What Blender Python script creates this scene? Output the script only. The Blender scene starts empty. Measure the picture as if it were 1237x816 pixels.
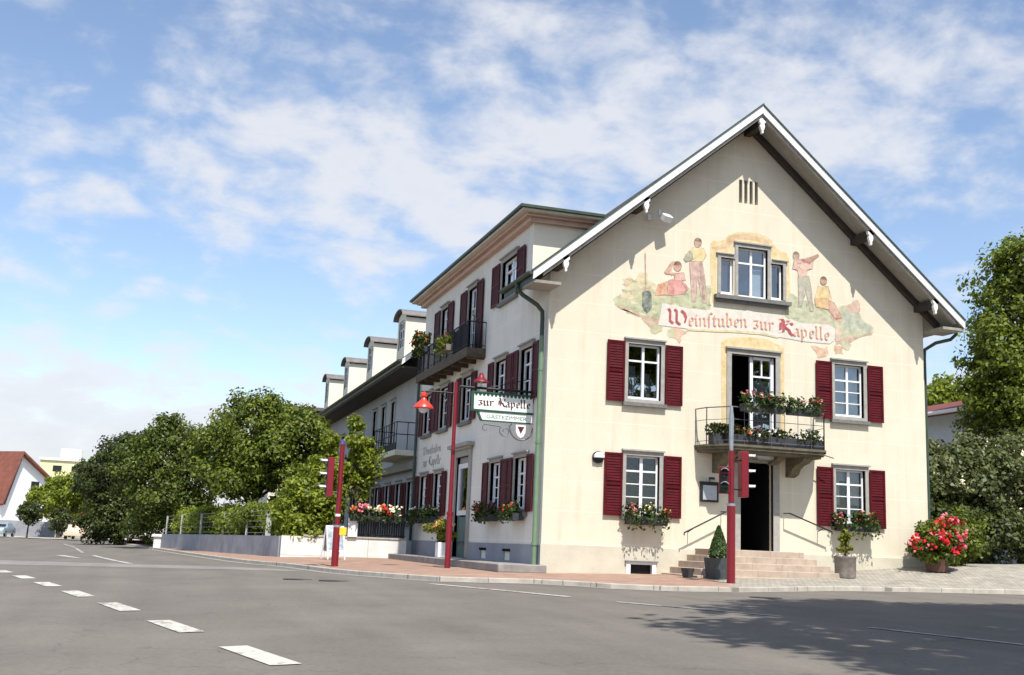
import bpy, bmesh, math, random
import numpy as np
from mathutils import Vector, Matrix

random.seed(7)
RNG = np.random.default_rng(11)
R = math.radians
COL = bpy.context.scene.collection
scene = bpy.context.scene

# ------------------------------------------------------------------ camera
cam_d = bpy.data.cameras.new('camera'); cam = bpy.data.objects.new('camera', cam_d); COL.objects.link(cam)
def cam_axes(yaw, pitch, roll):
    fw = Vector((math.sin(yaw)*math.cos(pitch), math.cos(yaw)*math.cos(pitch), math.sin(pitch)))
    r = Vector((math.cos(yaw), -math.sin(yaw), 0)); u = r.cross(fw)
    c, s = math.cos(roll), math.sin(roll)
    return c*r+s*u, -s*r+c*u, fw
rx, up, fw = cam_axes(R(17.50079), R(10.54627), R(2.32955))
cam.matrix_world = Matrix(((rx.x, up.x, -fw.x, -9.9615), (rx.y, up.y, -fw.y, -28.29785), (rx.z, up.z, -fw.z, 0.66989), (0, 0, 0, 1)))
cam_d.sensor_width = 36; cam_d.lens = 36*1348.616/1237
cam_d.clip_start = 0.1; cam_d.clip_end = 6000
scene.camera = cam

# ------------------------------------------------------------------ light
SUN_EL, SUN_AZ = 57.5, 178.0        # azimuth clockwise from +Y (the sun stands in the direction of -Y)
sd = Vector((math.sin(R(SUN_AZ))*math.cos(R(SUN_EL)), math.cos(R(SUN_AZ))*math.cos(R(SUN_EL)), math.sin(R(SUN_EL))))
sun_d = bpy.data.lights.new('sun', 'SUN'); sun = bpy.data.objects.new('sun', sun_d); COL.objects.link(sun)
sun_d.energy = 4.6; sun_d.angle = R(0.53); sun_d.color = (1.0, 0.955, 0.88)
sun.rotation_euler = sd.to_track_quat('Z', 'Y').to_euler(); sun.location = (0, -20, 40)
scene.view_settings.view_transform = 'Standard'; scene.view_settings.look = 'None'
scene.view_settings.exposure = 0.43; scene.view_settings.gamma = 1.0
scene.view_settings.use_curve_mapping = False
scene.cycles.max_bounces = 6; scene.cycles.transparent_max_bounces = 12
scene.cycles.use_denoising = True

def N(nt, typ, loc=None, **kw):
    n = nt.nodes.new(typ)
    for k, v in kw.items():
        if k.startswith('i_'):
            n.inputs[k[2:].replace('_', ' ')].default_value = v
        elif k.startswith('n_'):
            n.inputs[int(k[2:])].default_value = v
        else: setattr(n, k, v)
    return n
def math_n(nt, op, a, b=None, c=None, clamp=False):
    n = nt.nodes.new('ShaderNodeMath'); n.operation = op; n.use_clamp = clamp
    for i, v in enumerate((a, b, c)):
        if v is None: continue
        if isinstance(v, (int, float)): n.inputs[i].default_value = v
        else: nt.links.new(v, n.inputs[i])
    return n.outputs[0]

world = bpy.data.worlds.new('World'); scene.world = world; world.use_nodes = True
wt = world.node_tree; wt.nodes.clear()
out = wt.nodes.new('ShaderNodeOutputWorld')
sky = N(wt, 'ShaderNodeTexSky', sky_type='NISHITA', sun_disc=False, sun_elevation=R(SUN_EL), sun_rotation=R(SUN_AZ), altitude=400, air_density=1.0, dust_density=0.7, ozone_density=1.6)
bg = N(wt, 'ShaderNodeBackground'); bg.inputs['Strength'].default_value = 0.10
geo = wt.nodes.new('ShaderNodeTexCoord')
sep = wt.nodes.new('ShaderNodeSeparateXYZ'); wt.links.new(geo.outputs['Generated'], sep.inputs[0])
X, Y, Z = sep.outputs
az = math_n(wt, 'ARCTAN2', X, Y)
el = math_n(wt, 'ARCSINE', Z)
zz = math_n(wt, 'MAXIMUM', math_n(wt, 'ADD', Z, 0.30), 0.05)
cx_ = math_n(wt, 'DIVIDE', X, zz); cy_ = math_n(wt, 'DIVIDE', Y, zz)
comb = wt.nodes.new('ShaderNodeCombineXYZ'); wt.links.new(cx_, comb.inputs[0]); wt.links.new(cy_, comb.inputs[1])
n1 = N(wt, 'ShaderNodeTexNoise', noise_dimensions='3D'); n1.inputs['Scale'].default_value = 8.0; n1.inputs['Detail'].default_value = 7; n1.inputs['Roughness'].default_value = 0.56; n1.inputs['Distortion'].default_value = 0.25
wt.links.new(comb.outputs[0], n1.inputs['Vector'])
n2 = N(wt, 'ShaderNodeTexNoise', noise_dimensions='3D'); n2.inputs['Scale'].default_value = 11; n2.inputs['Detail'].default_value = 5; n2.inputs['Roughness'].default_value = 0.6
wt.links.new(comb.outputs[0], n2.inputs['Vector'])
def blob(a0, e0, wa, we, amp):
    da = math_n(wt, 'DIVIDE', math_n(wt, 'SUBTRACT', az, R(a0)), R(wa))
    de = math_n(wt, 'DIVIDE', math_n(wt, 'SUBTRACT', el, R(e0)), R(we))
    q = math_n(wt, 'ADD', math_n(wt, 'MULTIPLY', da, da), math_n(wt, 'MULTIPLY', de, de))
    g = math_n(wt, 'EXPONENT', math_n(wt, 'MULTIPLY', q, -1.0))
    return math_n(wt, 'MULTIPLY', g, amp)
cov = None
for b in [(6, 19.0, 8, 3.4, .16), (12, 18, 8, 3.4, .11), (17, 25, 6, 3.5, .10), (12, 14.5, 8, 2.2, .08), (21, 18, 6, 5, .09), (27, 21, 8, 4, .10), (35, 22.5, 9, 4.0, .12),
          (-9, 1.5, 13, 4.6, .42), (2, 1.5, 10, 4.2, .34), (-6, 6.5, 6, 2.0, .10), (40, 6, 14, 4.5, .20), (-7, 24, 5, 5, -.12), (4, 11.8, 8, 2.3, -.14), (20, 12, 4, 2.0, -.04), (37, 14.5, 7, 3.5, -.10), (-70, 18, 45, 9, .06), (150, 25, 60, 14, .06), (80, 16, 18, 8, .06)]:
    v = blob(*b); cov = v if cov is None else math_n(wt, 'ADD', cov, v)
dens = math_n(wt, 'ADD', math_n(wt, 'MULTIPLY', n1.outputs['Fac'], 1.0), math_n(wt, 'MULTIPLY', math_n(wt, 'SUBTRACT', n2.outputs['Fac'], 0.5), 0.42))
dens = math_n(wt, 'ADD', dens, cov)
mr = N(wt, 'ShaderNodeMapRange', interpolation_type='SMOOTHSTEP'); mr.inputs['From Min'].default_value = 0.40; mr.inputs['From Max'].default_value = 0.80; mr.inputs['To Max'].default_value = 0.88
wt.links.new(dens, mr.inputs['Value'])
# a hint of body in the clouds: thicker parts are a little greyer
mr2 = N(wt, 'ShaderNodeMapRange'); mr2.inputs['From Min'].default_value = 0.75; mr2.inputs['From Max'].default_value = 1.2; mr2.inputs['To Min'].default_value = 1.0; mr2.inputs['To Max'].default_value = 0.90
wt.links.new(dens, mr2.inputs['Value'])
ccol = N(wt, 'ShaderNodeVectorMath', operation='SCALE'); ccol.inputs[0].default_value = (6.3, 6.4, 6.75)
wt.links.new(mr2.outputs[0], ccol.inputs['Scale'])
hs = N(wt, 'ShaderNodeHueSaturation'); hs.inputs['Saturation'].default_value = .94; hs.inputs['Value'].default_value = 1.46
wt.links.new(sky.outputs[0], hs.inputs['Color'])
mx = N(wt, 'ShaderNodeMixRGB'); wt.links.new(mr.outputs[0], mx.inputs[0]); wt.links.new(hs.outputs[0], mx.inputs[1]); wt.links.new(ccol.outputs[0], mx.inputs[2])
wt.links.new(mx.outputs[0], bg.inputs[0]); wt.links.new(bg.outputs[0], out.inputs[0])

# ------------------------------------------------------------------ materials
def lin(c):
    return tuple(((v/12.92) if v <= .04045 else ((v+.055)/1.055)**2.4) for v in c)
def mat(name, col, rough=.7, metal=0, var=.0, vscale=3.0, bump=0.0, bscale=40.0, spec=.4, coords='Object', col2=None, detail=4, stretch=None):
    m = bpy.data.materials.new(name); m.use_nodes = True; nt = m.node_tree
    p = nt.nodes['Principled BSDF']; p.inputs['Roughness'].default_value = rough; p.inputs['Metallic'].default_value = metal
    p.inputs['Specular IOR Level'].default_value = spec
    p.inputs['Base Color'].default_value = (*col, 1)
    tc = nt.nodes.new('ShaderNodeTexCoord'); vec = tc.outputs[coords]
    if stretch:
        mp = nt.nodes.new('ShaderNodeMapping'); mp.inputs['Scale'].default_value = stretch; nt.links.new(vec, mp.inputs[0]); vec = mp.outputs[0]
    if var > 0 or col2:
        nz = N(nt, 'ShaderNodeTexNoise'); nz.inputs['Scale'].default_value = vscale; nz.inputs['Detail'].default_value = detail; nz.inputs['Roughness'].default_value = .6
        nt.links.new(vec, nz.inputs['Vector'])
        rp = nt.nodes.new('ShaderNodeValToRGB'); rp.color_ramp.elements[0].position = .33; rp.color_ramp.elements[1].position = .68
        c2 = col2 if col2 else tuple(min(1, c*(1+var)) for c in col); c1 = tuple(c*(1-var) for c in col)
        rp.color_ramp.elements[0].color = (*c1, 1); rp.color_ramp.elements[1].color = (*c2, 1)
        nt.links.new(nz.outputs['Fac'], rp.inputs[0]); nt.links.new(rp.outputs[0], p.inputs['Base Color'])
    if bump > 0:
        nb = N(nt, 'ShaderNodeTexNoise'); nb.inputs['Scale'].default_value = bscale; nb.inputs['Detail'].default_value = 3
        nt.links.new(vec, nb.inputs['Vector'])
        bp_ = nt.nodes.new('ShaderNodeBump'); bp_.inputs['Strength'].default_value = bump; bp_.inputs['Distance'].default_value = .02
        nt.links.new(nb.outputs['Fac'], bp_.inputs['Height']); nt.links.new(bp_.outputs[0], p.inputs['Normal'])
    return m
def brickify(m, axes, w, h, mortar, mcol, size=.02, offset=.5, mixfac=1.0, c1=None, c2=None, bump=.3):
    """brick or joint pattern laid over the material's colour, on the two given object axes"""
    nt = m.node_tree; p = nt.nodes['Principled BSDF']
    tc = nt.nodes.new('ShaderNodeTexCoord'); s = nt.nodes.new('ShaderNodeSeparateXYZ'); nt.links.new(tc.outputs['Object'], s.inputs[0])
    c = nt.nodes.new('ShaderNodeCombineXYZ'); nt.links.new(s.outputs[axes[0]], c.inputs[0]); nt.links.new(s.outputs[axes[1]], c.inputs[1])
    b = nt.nodes.new('ShaderNodeTexBrick'); b.offset = offset; b.inputs['Scale'].default_value = 1.0
    b.inputs['Brick Width'].default_value = w; b.inputs['Row Height'].default_value = h; b.inputs['Mortar Size'].default_value = size; b.inputs['Mortar Smooth'].default_value = .3
    nt.links.new(c.outputs[0], b.inputs['Vector'])
    src = p.inputs['Base Color'].links[0].from_socket if p.inputs['Base Color'].links else None
    if c1:
        b.inputs['Color1'].default_value = (*c1, 1); b.inputs['Color2'].default_value = (*c2, 1); b.inputs['Mortar'].default_value = (*mcol, 1)
        mxx = nt.nodes.new('ShaderNodeMixRGB'); mxx.blend_type = 'MULTIPLY'; mxx.inputs[0].default_value = .75
        nt.links.new(b.outputs['Color'], mxx.inputs[1])
        if src: nt.links.new(src, mxx.inputs[2])
        nt.links.new(mxx.outputs[0], p.inputs['Base Color'])
    else:
        mxx = nt.nodes.new('ShaderNodeMixRGB'); f = math_n(nt, 'MULTIPLY', b.outputs['Fac'], mixfac); nt.links.new(f, mxx.inputs[0])
        if src: nt.links.new(src, mxx.inputs[1])
        else: mxx.inputs[1].default_value = p.inputs['Base Color'].default_value
        mxx.inputs[2].default_value = (*mcol, 1); nt.links.new(mxx.outputs[0], p.inputs['Base Color'])
    bp_ = nt.nodes.new('ShaderNodeBump'); bp_.invert = True; bp_.inputs['Strength'].default_value = bump; bp_.inputs['Distance'].default_value = .01
    nt.links.new(b.outputs['Fac'], bp_.inputs['Height'])
    if p.inputs['Normal'].links:
        nt.links.new(p.inputs['Normal'].links[0].from_socket, bp_.inputs['Normal'])
    nt.links.new(bp_.outputs[0], p.inputs['Normal'])
    return m

def leafmat(name, a, b, trans=.3):
    m = bpy.data.materials.new(name); m.use_nodes = True; nt = m.node_tree; nt.nodes.clear()
    o = nt.nodes.new('ShaderNodeOutputMaterial'); g = nt.nodes.new('ShaderNodeNewGeometry')
    rp = nt.nodes.new('ShaderNodeValToRGB'); rp.color_ramp.elements[0].color = (*a, 1); rp.color_ramp.elements[1].color = (*b, 1)
    e = rp.color_ramp.elements.new(.93); e.color = (min(1, b[0]*1.5), min(1, b[1]*1.3), b[2]*1.1, 1)
    nt.links.new(g.outputs['Random Per Island'], rp.inputs[0])
    d = nt.nodes.new('ShaderNodeBsdfPrincipled'); d.inputs['Roughness'].default_value = .5; d.inputs['Specular IOR Level'].default_value = .35
    t = nt.nodes.new('ShaderNodeBsdfTranslucent'); mxx = nt.nodes.new('ShaderNodeMixShader'); mxx.inputs[0].default_value = trans
    nt.links.new(rp.outputs[0], d.inputs['Base Color']); nt.links.new(rp.outputs[0], t.inputs['Color'])
    nt.links.new(d.outputs[0], mxx.inputs[1]); nt.links.new(t.outputs[0], mxx.inputs[2]); nt.links.new(mxx.outputs[0], o.inputs[0])
    return m
def glassmat(name, tint=(.6, .66, .7), refl=.16, rough=.02):
    m = bpy.data.materials.new(name); m.use_nodes = True; nt = m.node_tree; nt.nodes.clear()
    o = nt.nodes.new('ShaderNodeOutputMaterial'); tr = nt.nodes.new('ShaderNodeBsdfTransparent'); tr.inputs[0].default_value = (*tint, 1)
    gl = nt.nodes.new('ShaderNodeBsdfGlossy'); gl.inputs['Roughness'].default_value = rough; gl.inputs[0].default_value = (.9, .95, 1, 1)
    fr = nt.nodes.new('ShaderNodeFresnel'); fr.inputs[0].default_value = 1.5
    f = math_n(nt, 'ADD', fr.outputs[0], refl, clamp=True)
    nz = N(nt, 'ShaderNodeTexNoise'); nz.inputs['Scale'].default_value = 1.3; tc = nt.nodes.new('ShaderNodeTexCoord'); nt.links.new(tc.outputs['Object'], nz.inputs['Vector'])
    bp_ = nt.nodes.new('ShaderNodeBump'); bp_.inputs['Strength'].default_value = .12; bp_.inputs['Distance'].default_value = .2; nt.links.new(nz.outputs['Fac'], bp_.inputs['Height']); nt.links.new(bp_.outputs[0], gl.inputs['Normal'])
    mxx = nt.nodes.new('ShaderNodeMixShader'); nt.links.new(f, mxx.inputs[0]); nt.links.new(tr.outputs[0], mxx.inputs[1]); nt.links.new(gl.outputs[0], mxx.inputs[2]); nt.links.new(mxx.outputs[0], o.inputs[0])
    return m
def glowless(name, c, rough=.4): return mat(name, c, rough)

M = {}
def stucco(name, col, axes):
    m = mat(name, col, .88, var=.045, vscale=1.1, bump=.4, bscale=42, spec=.2, detail=8)
    nt = m.node_tree; p = nt.nodes['Principled BSDF']; src = p.inputs['Base Color'].links[0].from_socket
    tc = nt.nodes.new('ShaderNodeTexCoord'); mp = nt.nodes.new('ShaderNodeMapping'); mp.inputs['Scale'].default_value = (3.2, 3.2, .28); nt.links.new(tc.outputs['Object'], mp.inputs[0])
    a = N(nt, 'ShaderNodeTexNoise'); a.inputs['Scale'].default_value = 1.0; a.inputs['Detail'].default_value = 6; nt.links.new(mp.outputs[0], a.inputs['Vector'])
    r_ = nt.nodes.new('ShaderNodeValToRGB'); r_.color_ramp.elements[0].position = .52; r_.color_ramp.elements[1].position = .75; r_.color_ramp.elements[0].color = (1, 1, 1, 1); r_.color_ramp.elements[1].color = (.90, .885, .86, 1)
    nt.links.new(a.outputs['Fac'], r_.inputs[0]); mu = nt.nodes.new('ShaderNodeMixRGB'); mu.blend_type = 'MULTIPLY'; mu.inputs[0].default_value = 1; nt.links.new(src, mu.inputs[1]); nt.links.new(r_.outputs[0], mu.inputs[2]); nt.links.new(mu.outputs[0], p.inputs['Base Color'])
    return brickify(m, axes, 1.9, .82, None, tuple(min(1, c*1.10) for c in col), size=.018, offset=0, mixfac=.7, bump=.12)
CREAM = (.69, .63, .50)
M['cream_front'] = stucco('cream render', CREAM, (0, 2))
M['cream_side'] = stucco('cream render on the street side', (.76, .74, .675), (1, 2))
M['cream'] = mat('cream plaster', (.80, .75, .62), .88, var=.05, vscale=1.2, bump=.2, bscale=50, spec=.2)
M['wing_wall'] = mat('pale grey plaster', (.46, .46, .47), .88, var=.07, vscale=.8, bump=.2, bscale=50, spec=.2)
M['plinth'] = mat('beige plinth render', (.56, .52, .42), .9, var=.08, vscale=1.6, bump=.3, bscale=40, spec=.2)
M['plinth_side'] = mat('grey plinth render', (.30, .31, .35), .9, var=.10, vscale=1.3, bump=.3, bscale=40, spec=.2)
M['stone'] = mat('grey sandstone surround', (.36, .345, .315), .85, var=.12, vscale=6, bump=.35, bscale=60, spec=.25)
M['sill'] = mat('dark weathered sill stone', (.17, .17, .165), .8, var=.18, vscale=8, bump=.3, bscale=60)
M['white'] = mat('white painted wood', (.78, .79, .80), .45, var=.03, vscale=8)
M['shutter'] = mat('oxblood painted wood', (.080, .0026, .007), .6, spec=.18, var=.26, vscale=5, bump=.1, bscale=30)
M['shutter_shade'] = mat('oxblood painted wood with shade in its tone', (.085, .014, .018), .6, spec=.2, var=.16, vscale=5, bump=.1, bscale=30)  # greyer copy of the shutter paint, shade of the street walls in the colour
M['dark'] = mat('unlit room interior', (.012, .012, .013), .95, spec=.05)
M['curtain'] = mat('white net curtain', (.72, .73, .74), .9, var=.1, vscale=12, spec=.1, stretch=(8, 8, 1))
M['glass'] = glassmat('window glass')
M['glass_sky'] = glassmat('window glass catching the sky', tint=(.55, .6, .65), refl=.34)
M['glass_dark'] = glassmat('clear window glass', tint=(.7, .72, .74), refl=.035)
M['tile'] = mat('grey brown roof tile', (.085, .07, .06), .8, var=.25, vscale=2.5, bump=.3, bscale=25, spec=.25)
M['soffit'] = mat('aged soffit boards', (.30, .285, .25), .8, var=.2, vscale=4, stretch=(1, 6, 1), bump=.2, bscale=20)
M['barge'] = mat('white bargeboard paint', (.80, .80, .79), .55, var=.03, vscale=5)
M['green'] = mat('green painted sheet metal', (.045, .068, .048), .5, var=.2, vscale=4)
M['green_pipe'] = mat('pale green painted downpipe', (.16, .255, .155), .45, var=.12, vscale=3, spec=.4)
M['block_soffit'] = mat('pinkish beige eaves boards', (.62, .55, .46), .8, var=.1, vscale=3, stretch=(1, .3, 1))
M['block_fascia'] = mat('faded red brown eaves moulding', (.55, .37, .30), .75, var=.12, vscale=3)
M['beam'] = mat('dark stained beam', (.05, .04, .033), .8, var=.25, vscale=4)
M['balwood'] = mat('weathered balcony joists', (.10, .078, .055), .85, var=.3, vscale=5, bump=.3, bscale=20)
M['iron'] = mat('dark wrought iron', (.022, .024, .028), .5, metal=.3, var=.2, vscale=10)
M['rail'] = mat('grey painted railing iron', (.14, .14, .15), .5, metal=.3, var=.1)
M['balstone'] = mat('mossy balcony stone', (.13, .115, .075), .9, var=.3, vscale=5, bump=.5, bscale=30)
M['step'] = mat('pink sandstone', (.43, .345, .275), .85, var=.14, vscale=3.5, bump=.35, bscale=40)
M['platform'] = mat('worn kerb stone', (.27, .25, .235), .9, var=.2, vscale=3, bump=.4, bscale=30)
M['red'] = mat('traffic red lacquer', (.19, .005, .014), .45, var=.08, vscale=6, spec=.5)
M['redlamp'] = mat('orange red enamel', (.62, .05, .03), .35, var=.06, vscale=6, spec=.5)
M['black'] = mat('black plastic', (.012, .012, .013), .45)
M['galv'] = mat('galvanised steel', (.36, .39, .42), .42, metal=.6, var=.12, vscale=12)
M['white_plastic'] = mat('white plastic', (.75, .75, .76), .4)
M['pot'] = mat('dark grey planter', (.055, .06, .065), .7, var=.25, vscale=8, bump=.2)
M['concrete_pot'] = mat('weathered concrete planter', (.22, .19, .165), .9, var=.25, vscale=7, bump=.5, bscale=40)
M['terracotta'] = mat('old brown pot', (.12, .06, .045), .8, var=.2, vscale=8)
M['boxgrey'] = mat('grey flower trough', (.045, .048, .055), .7, var=.2, vscale=6)
M['bark'] = mat('brown bark', (.09, .065, .045), .95, var=.35, vscale=6, bump=.8, bscale=14, stretch=(4, 4, 1))
M['soil'] = mat('potting soil', (.03, .02, .015), .95, var=.3, vscale=20)
M['asphalt'] = None
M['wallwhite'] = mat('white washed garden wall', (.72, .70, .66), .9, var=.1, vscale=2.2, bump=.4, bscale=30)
M['wall_shade_grey'] = mat('wall render with shade in its grey', (.27, .28, .31), .9, var=.17, vscale=1.2, bump=.4, bscale=30)  # shade of the unlit street side is put into this grey
M['lamp_glass'] = mat('milky lamp glass', (.66, .70, .74), .25, var=.05)
M['signwhite'] = mat('white sign enamel', (.80, .82, .80), .4, var=.02)
M['signgreen'] = mat('bottle green sign paint', (.02, .085, .05), .45, var=.1)
M['signtext'] = mat('dark brown red sign lettering', (.09, .02, .025), .5)
M['signtext2'] = mat('grey green sign lettering', (.10, .20, .15), .5)
M['walltext'] = mat('slate grey wall lettering', (.16, .18, .21), .8)
M['text_w'] = mat('faded crimson lettering', (.42, .09, .10), .85, var=.25, vscale=7)
M['text_s'] = mat('faded ochre rose lettering', (.58, .30, .20), .85, var=.18, vscale=7)
M['flower_yellow'] = mat('painted yellow panel', (.8, .55, .03), .5)
M['lens_dark'] = mat('unlit signal lens', (.05, .008, .008), .2)
M['lens_dark2'] = mat('unlit green lens', (.006, .035, .02), .2)
M['leaf'] = leafmat('broad leaf green', (.038, .066, .010), (.15, .205, .026), .35)
M['leaf_light'] = leafmat('light leaf green', (.075, .120, .012), (.22, .29, .035), .42)
M['leaf_dark'] = leafmat('dark leaf green', (.016, .030, .008), (.060, .085, .017), .22)
M['leaf_yellow'] = leafmat('yellow green leaf', (.09, .12, .015), (.22, .25, .04), .35)
M['leaf_box'] = leafmat('window box foliage', (.014, .035, .010), (.055, .10, .02), .2)
M['leaf_bloom'] = leafmat('pale flowering hedge', (.035, .055, .018), (.11, .14, .05), .3)
for k, c in dict(red=(.55, .012, .02), pink=(.75, .18, .24), orange=(.66, .20, .07), yellow=(.72, .58, .26), cream=(.80, .74, .52), white=(.78, .78, .74), purple=(.18, .05, .16)).items():
    M['bl_'+k] = mat(k+' petals', c, .6, var=.12, vscale=20, spec=.2)
M['conif'] = leafmat('clipped conifer', (.018, .045, .012), (.05, .10, .02), .1)

# ground materials
def asphalt(name, c, seed=0):
    m = mat(name, c, .9, spec=.25); nt = m.node_tree; p = nt.nodes['Principled BSDF']
    tc = nt.nodes.new('ShaderNodeTexCoord'); v = tc.outputs['Object']
    a = N(nt, 'ShaderNodeTexNoise'); a.inputs['Scale'].default_value = 17; a.inputs['Detail'].default_value = 9; a.inputs['Roughness'].default_value = .78
    b = N(nt, 'ShaderNodeTexNoise'); b.inputs['Scale'].default_value = .45; b.inputs['Detail'].default_value = 5; b.inputs['Roughness'].default_value = .65
    mp = nt.nodes.new('ShaderNodeMapping'); mp.inputs['Scale'].default_value = (2.4, .25, 1); mp.inputs['Rotation'].default_value = (0, 0, R(-8)); nt.links.new(v, mp.inputs[0])
    cc = N(nt, 'ShaderNodeTexNoise'); cc.inputs['Scale'].default_value = .5; cc.inputs['Detail'].default_value = 4; nt.links.new(mp.outputs[0], cc.inputs['Vector'])
    nt.links.new(v, a.inputs['Vector']); nt.links.new(v, b.inputs['Vector'])
    f = math_n(nt, 'ADD', math_n(nt, 'MULTIPLY', math_n(nt, 'SUBTRACT', a.outputs['Fac'], .5), 1.0), math_n(nt, 'MULTIPLY', math_n(nt, 'SUBTRACT', b.outputs['Fac'], .5), .62))
    f = math_n(nt, 'ADD', f, math_n(nt, 'MULTIPLY', math_n(nt, 'SUBTRACT', cc.outputs['Fac'], .5), .5))
    f = math_n(nt, 'ADD', f, 1.0)
    sc = N(nt, 'ShaderNodeVectorMath', operation='SCALE'); sc.inputs[0].default_value = c; nt.links.new(f, sc.inputs['Scale']); nt.links.new(sc.outputs[0], p.inputs['Base Color'])
    # thin cracks
    vo = nt.nodes.new('ShaderNodeTexVoronoi'); vo.feature = 'DISTANCE_TO_EDGE'; vo.inputs['Scale'].default_value = .16
    w = N(nt, 'ShaderNodeTexNoise'); w.inputs['Scale'].default_value = 1.5; w.inputs['Detail'].default_value = 4; nt.links.new(v, w.inputs['Vector'])
    ad = N(nt, 'ShaderNodeVectorMath', operation='ADD'); nt.links.new(v, ad.inputs[0]); nt.links.new(w.outputs['Color'], ad.inputs[1]); nt.links.new(ad.outputs[0], vo.inputs['Vector'])
    cr = math_n(nt, 'LESS_THAN', vo.outputs['Distance'], .0016)
    mk = nt.nodes.new('ShaderNodeMixRGB'); nt.links.new(math_n(nt, 'MULTIPLY', cr, .28), mk.inputs[0]); nt.links.new(sc.outputs[0], mk.inputs[1]); mk.inputs[2].default_value = (.03, .03, .03, 1)
    nt.links.new(mk.outputs[0], p.inputs['Base Color'])
    bp_ = nt.nodes.new('ShaderNodeBump'); bp_.inputs['Strength'].default_value = .5; bp_.inputs['Distance'].default_value = .012; nt.links.new(a.outputs['Fac'], bp_.inputs['Height']); nt.links.new(bp_.outputs[0], p.inputs['Normal'])
    return m
M['asphalt'] = asphalt('worn grey asphalt', (.158, .142, .122))
M['asphalt_pale'] = asphalt('pale concrete strip', (.235, .215, .20))
def worn(name, c, lo, hi):
    m = mat(name, c, .75, spec=.25); nt = m.node_tree; p = nt.nodes['Principled BSDF']; tc = nt.nodes.new('ShaderNodeTexCoord')
    a = N(nt, 'ShaderNodeTexNoise'); a.inputs['Scale'].default_value = 7; a.inputs['Detail'].default_value = 10; a.inputs['Roughness'].default_value = .72; nt.links.new(tc.outputs['Object'], a.inputs['Vector'])
    b = N(nt, 'ShaderNodeTexNoise'); b.inputs['Scale'].default_value = 1.3; b.inputs['Detail'].default_value = 2; nt.links.new(tc.outputs['Object'], b.inputs['Vector'])
    f = math_n(nt, 'ADD', a.outputs['Fac'], math_n(nt, 'MULTIPLY', math_n(nt, 'SUBTRACT', b.outputs['Fac'], .5), .35))
    rp_ = nt.nodes.new('ShaderNodeValToRGB'); e = rp_.color_ramp.elements; e[0].position = lo; e[0].color = (.155, .14, .125, 1); e[1].position = hi; e[1].color = (*c, 1)
    nt.links.new(f, rp_.inputs[0]); nt.links.new(rp_.outputs[0], p.inputs['Base Color']); return m
M['line'] = worn('worn white road paint', (.52, .495, .44), .38, .50)
M['line_worn'] = worn('half worn road paint', (.42, .41, .39), .36, .54)
m = mat('red brown paving brick', (.80, .78, .76), .88, var=.18, vscale=1.2, bump=.3, bscale=60, spec=.2, col2=(1, 1, 1))
M['brick'] = brickify(m, (0, 1), .2, .1, None, (.28, .23, .19), size=.008, c1=(.44, .285, .21), c2=(.36, .22, .165))
m = mat('pale gravelly paving', (.78, .78, .78), .92, var=.22, vscale=2.2, bump=.6, bscale=45, spec=.2, col2=(1, 1, 1))
M['cobble'] = brickify(m, (0, 1), .16, .14, None, (.28, .26, .22), size=.014, c1=(.47, .43, .36), c2=(.37, .34, .285))
M['kerb'] = mat('pale kerb stone', (.42, .385, .33), .88, var=.16, vscale=3, bump=.3, bscale=40)
M['grass'] = mat('field grass', (.045, .075, .02), .95, var=.3, vscale=.6, bump=.5, bscale=20)
M['earth'] = mat('bare garden soil', (.07, .055, .035), .95, var=.3, vscale=2, bump=.5, bscale=20)

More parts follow.
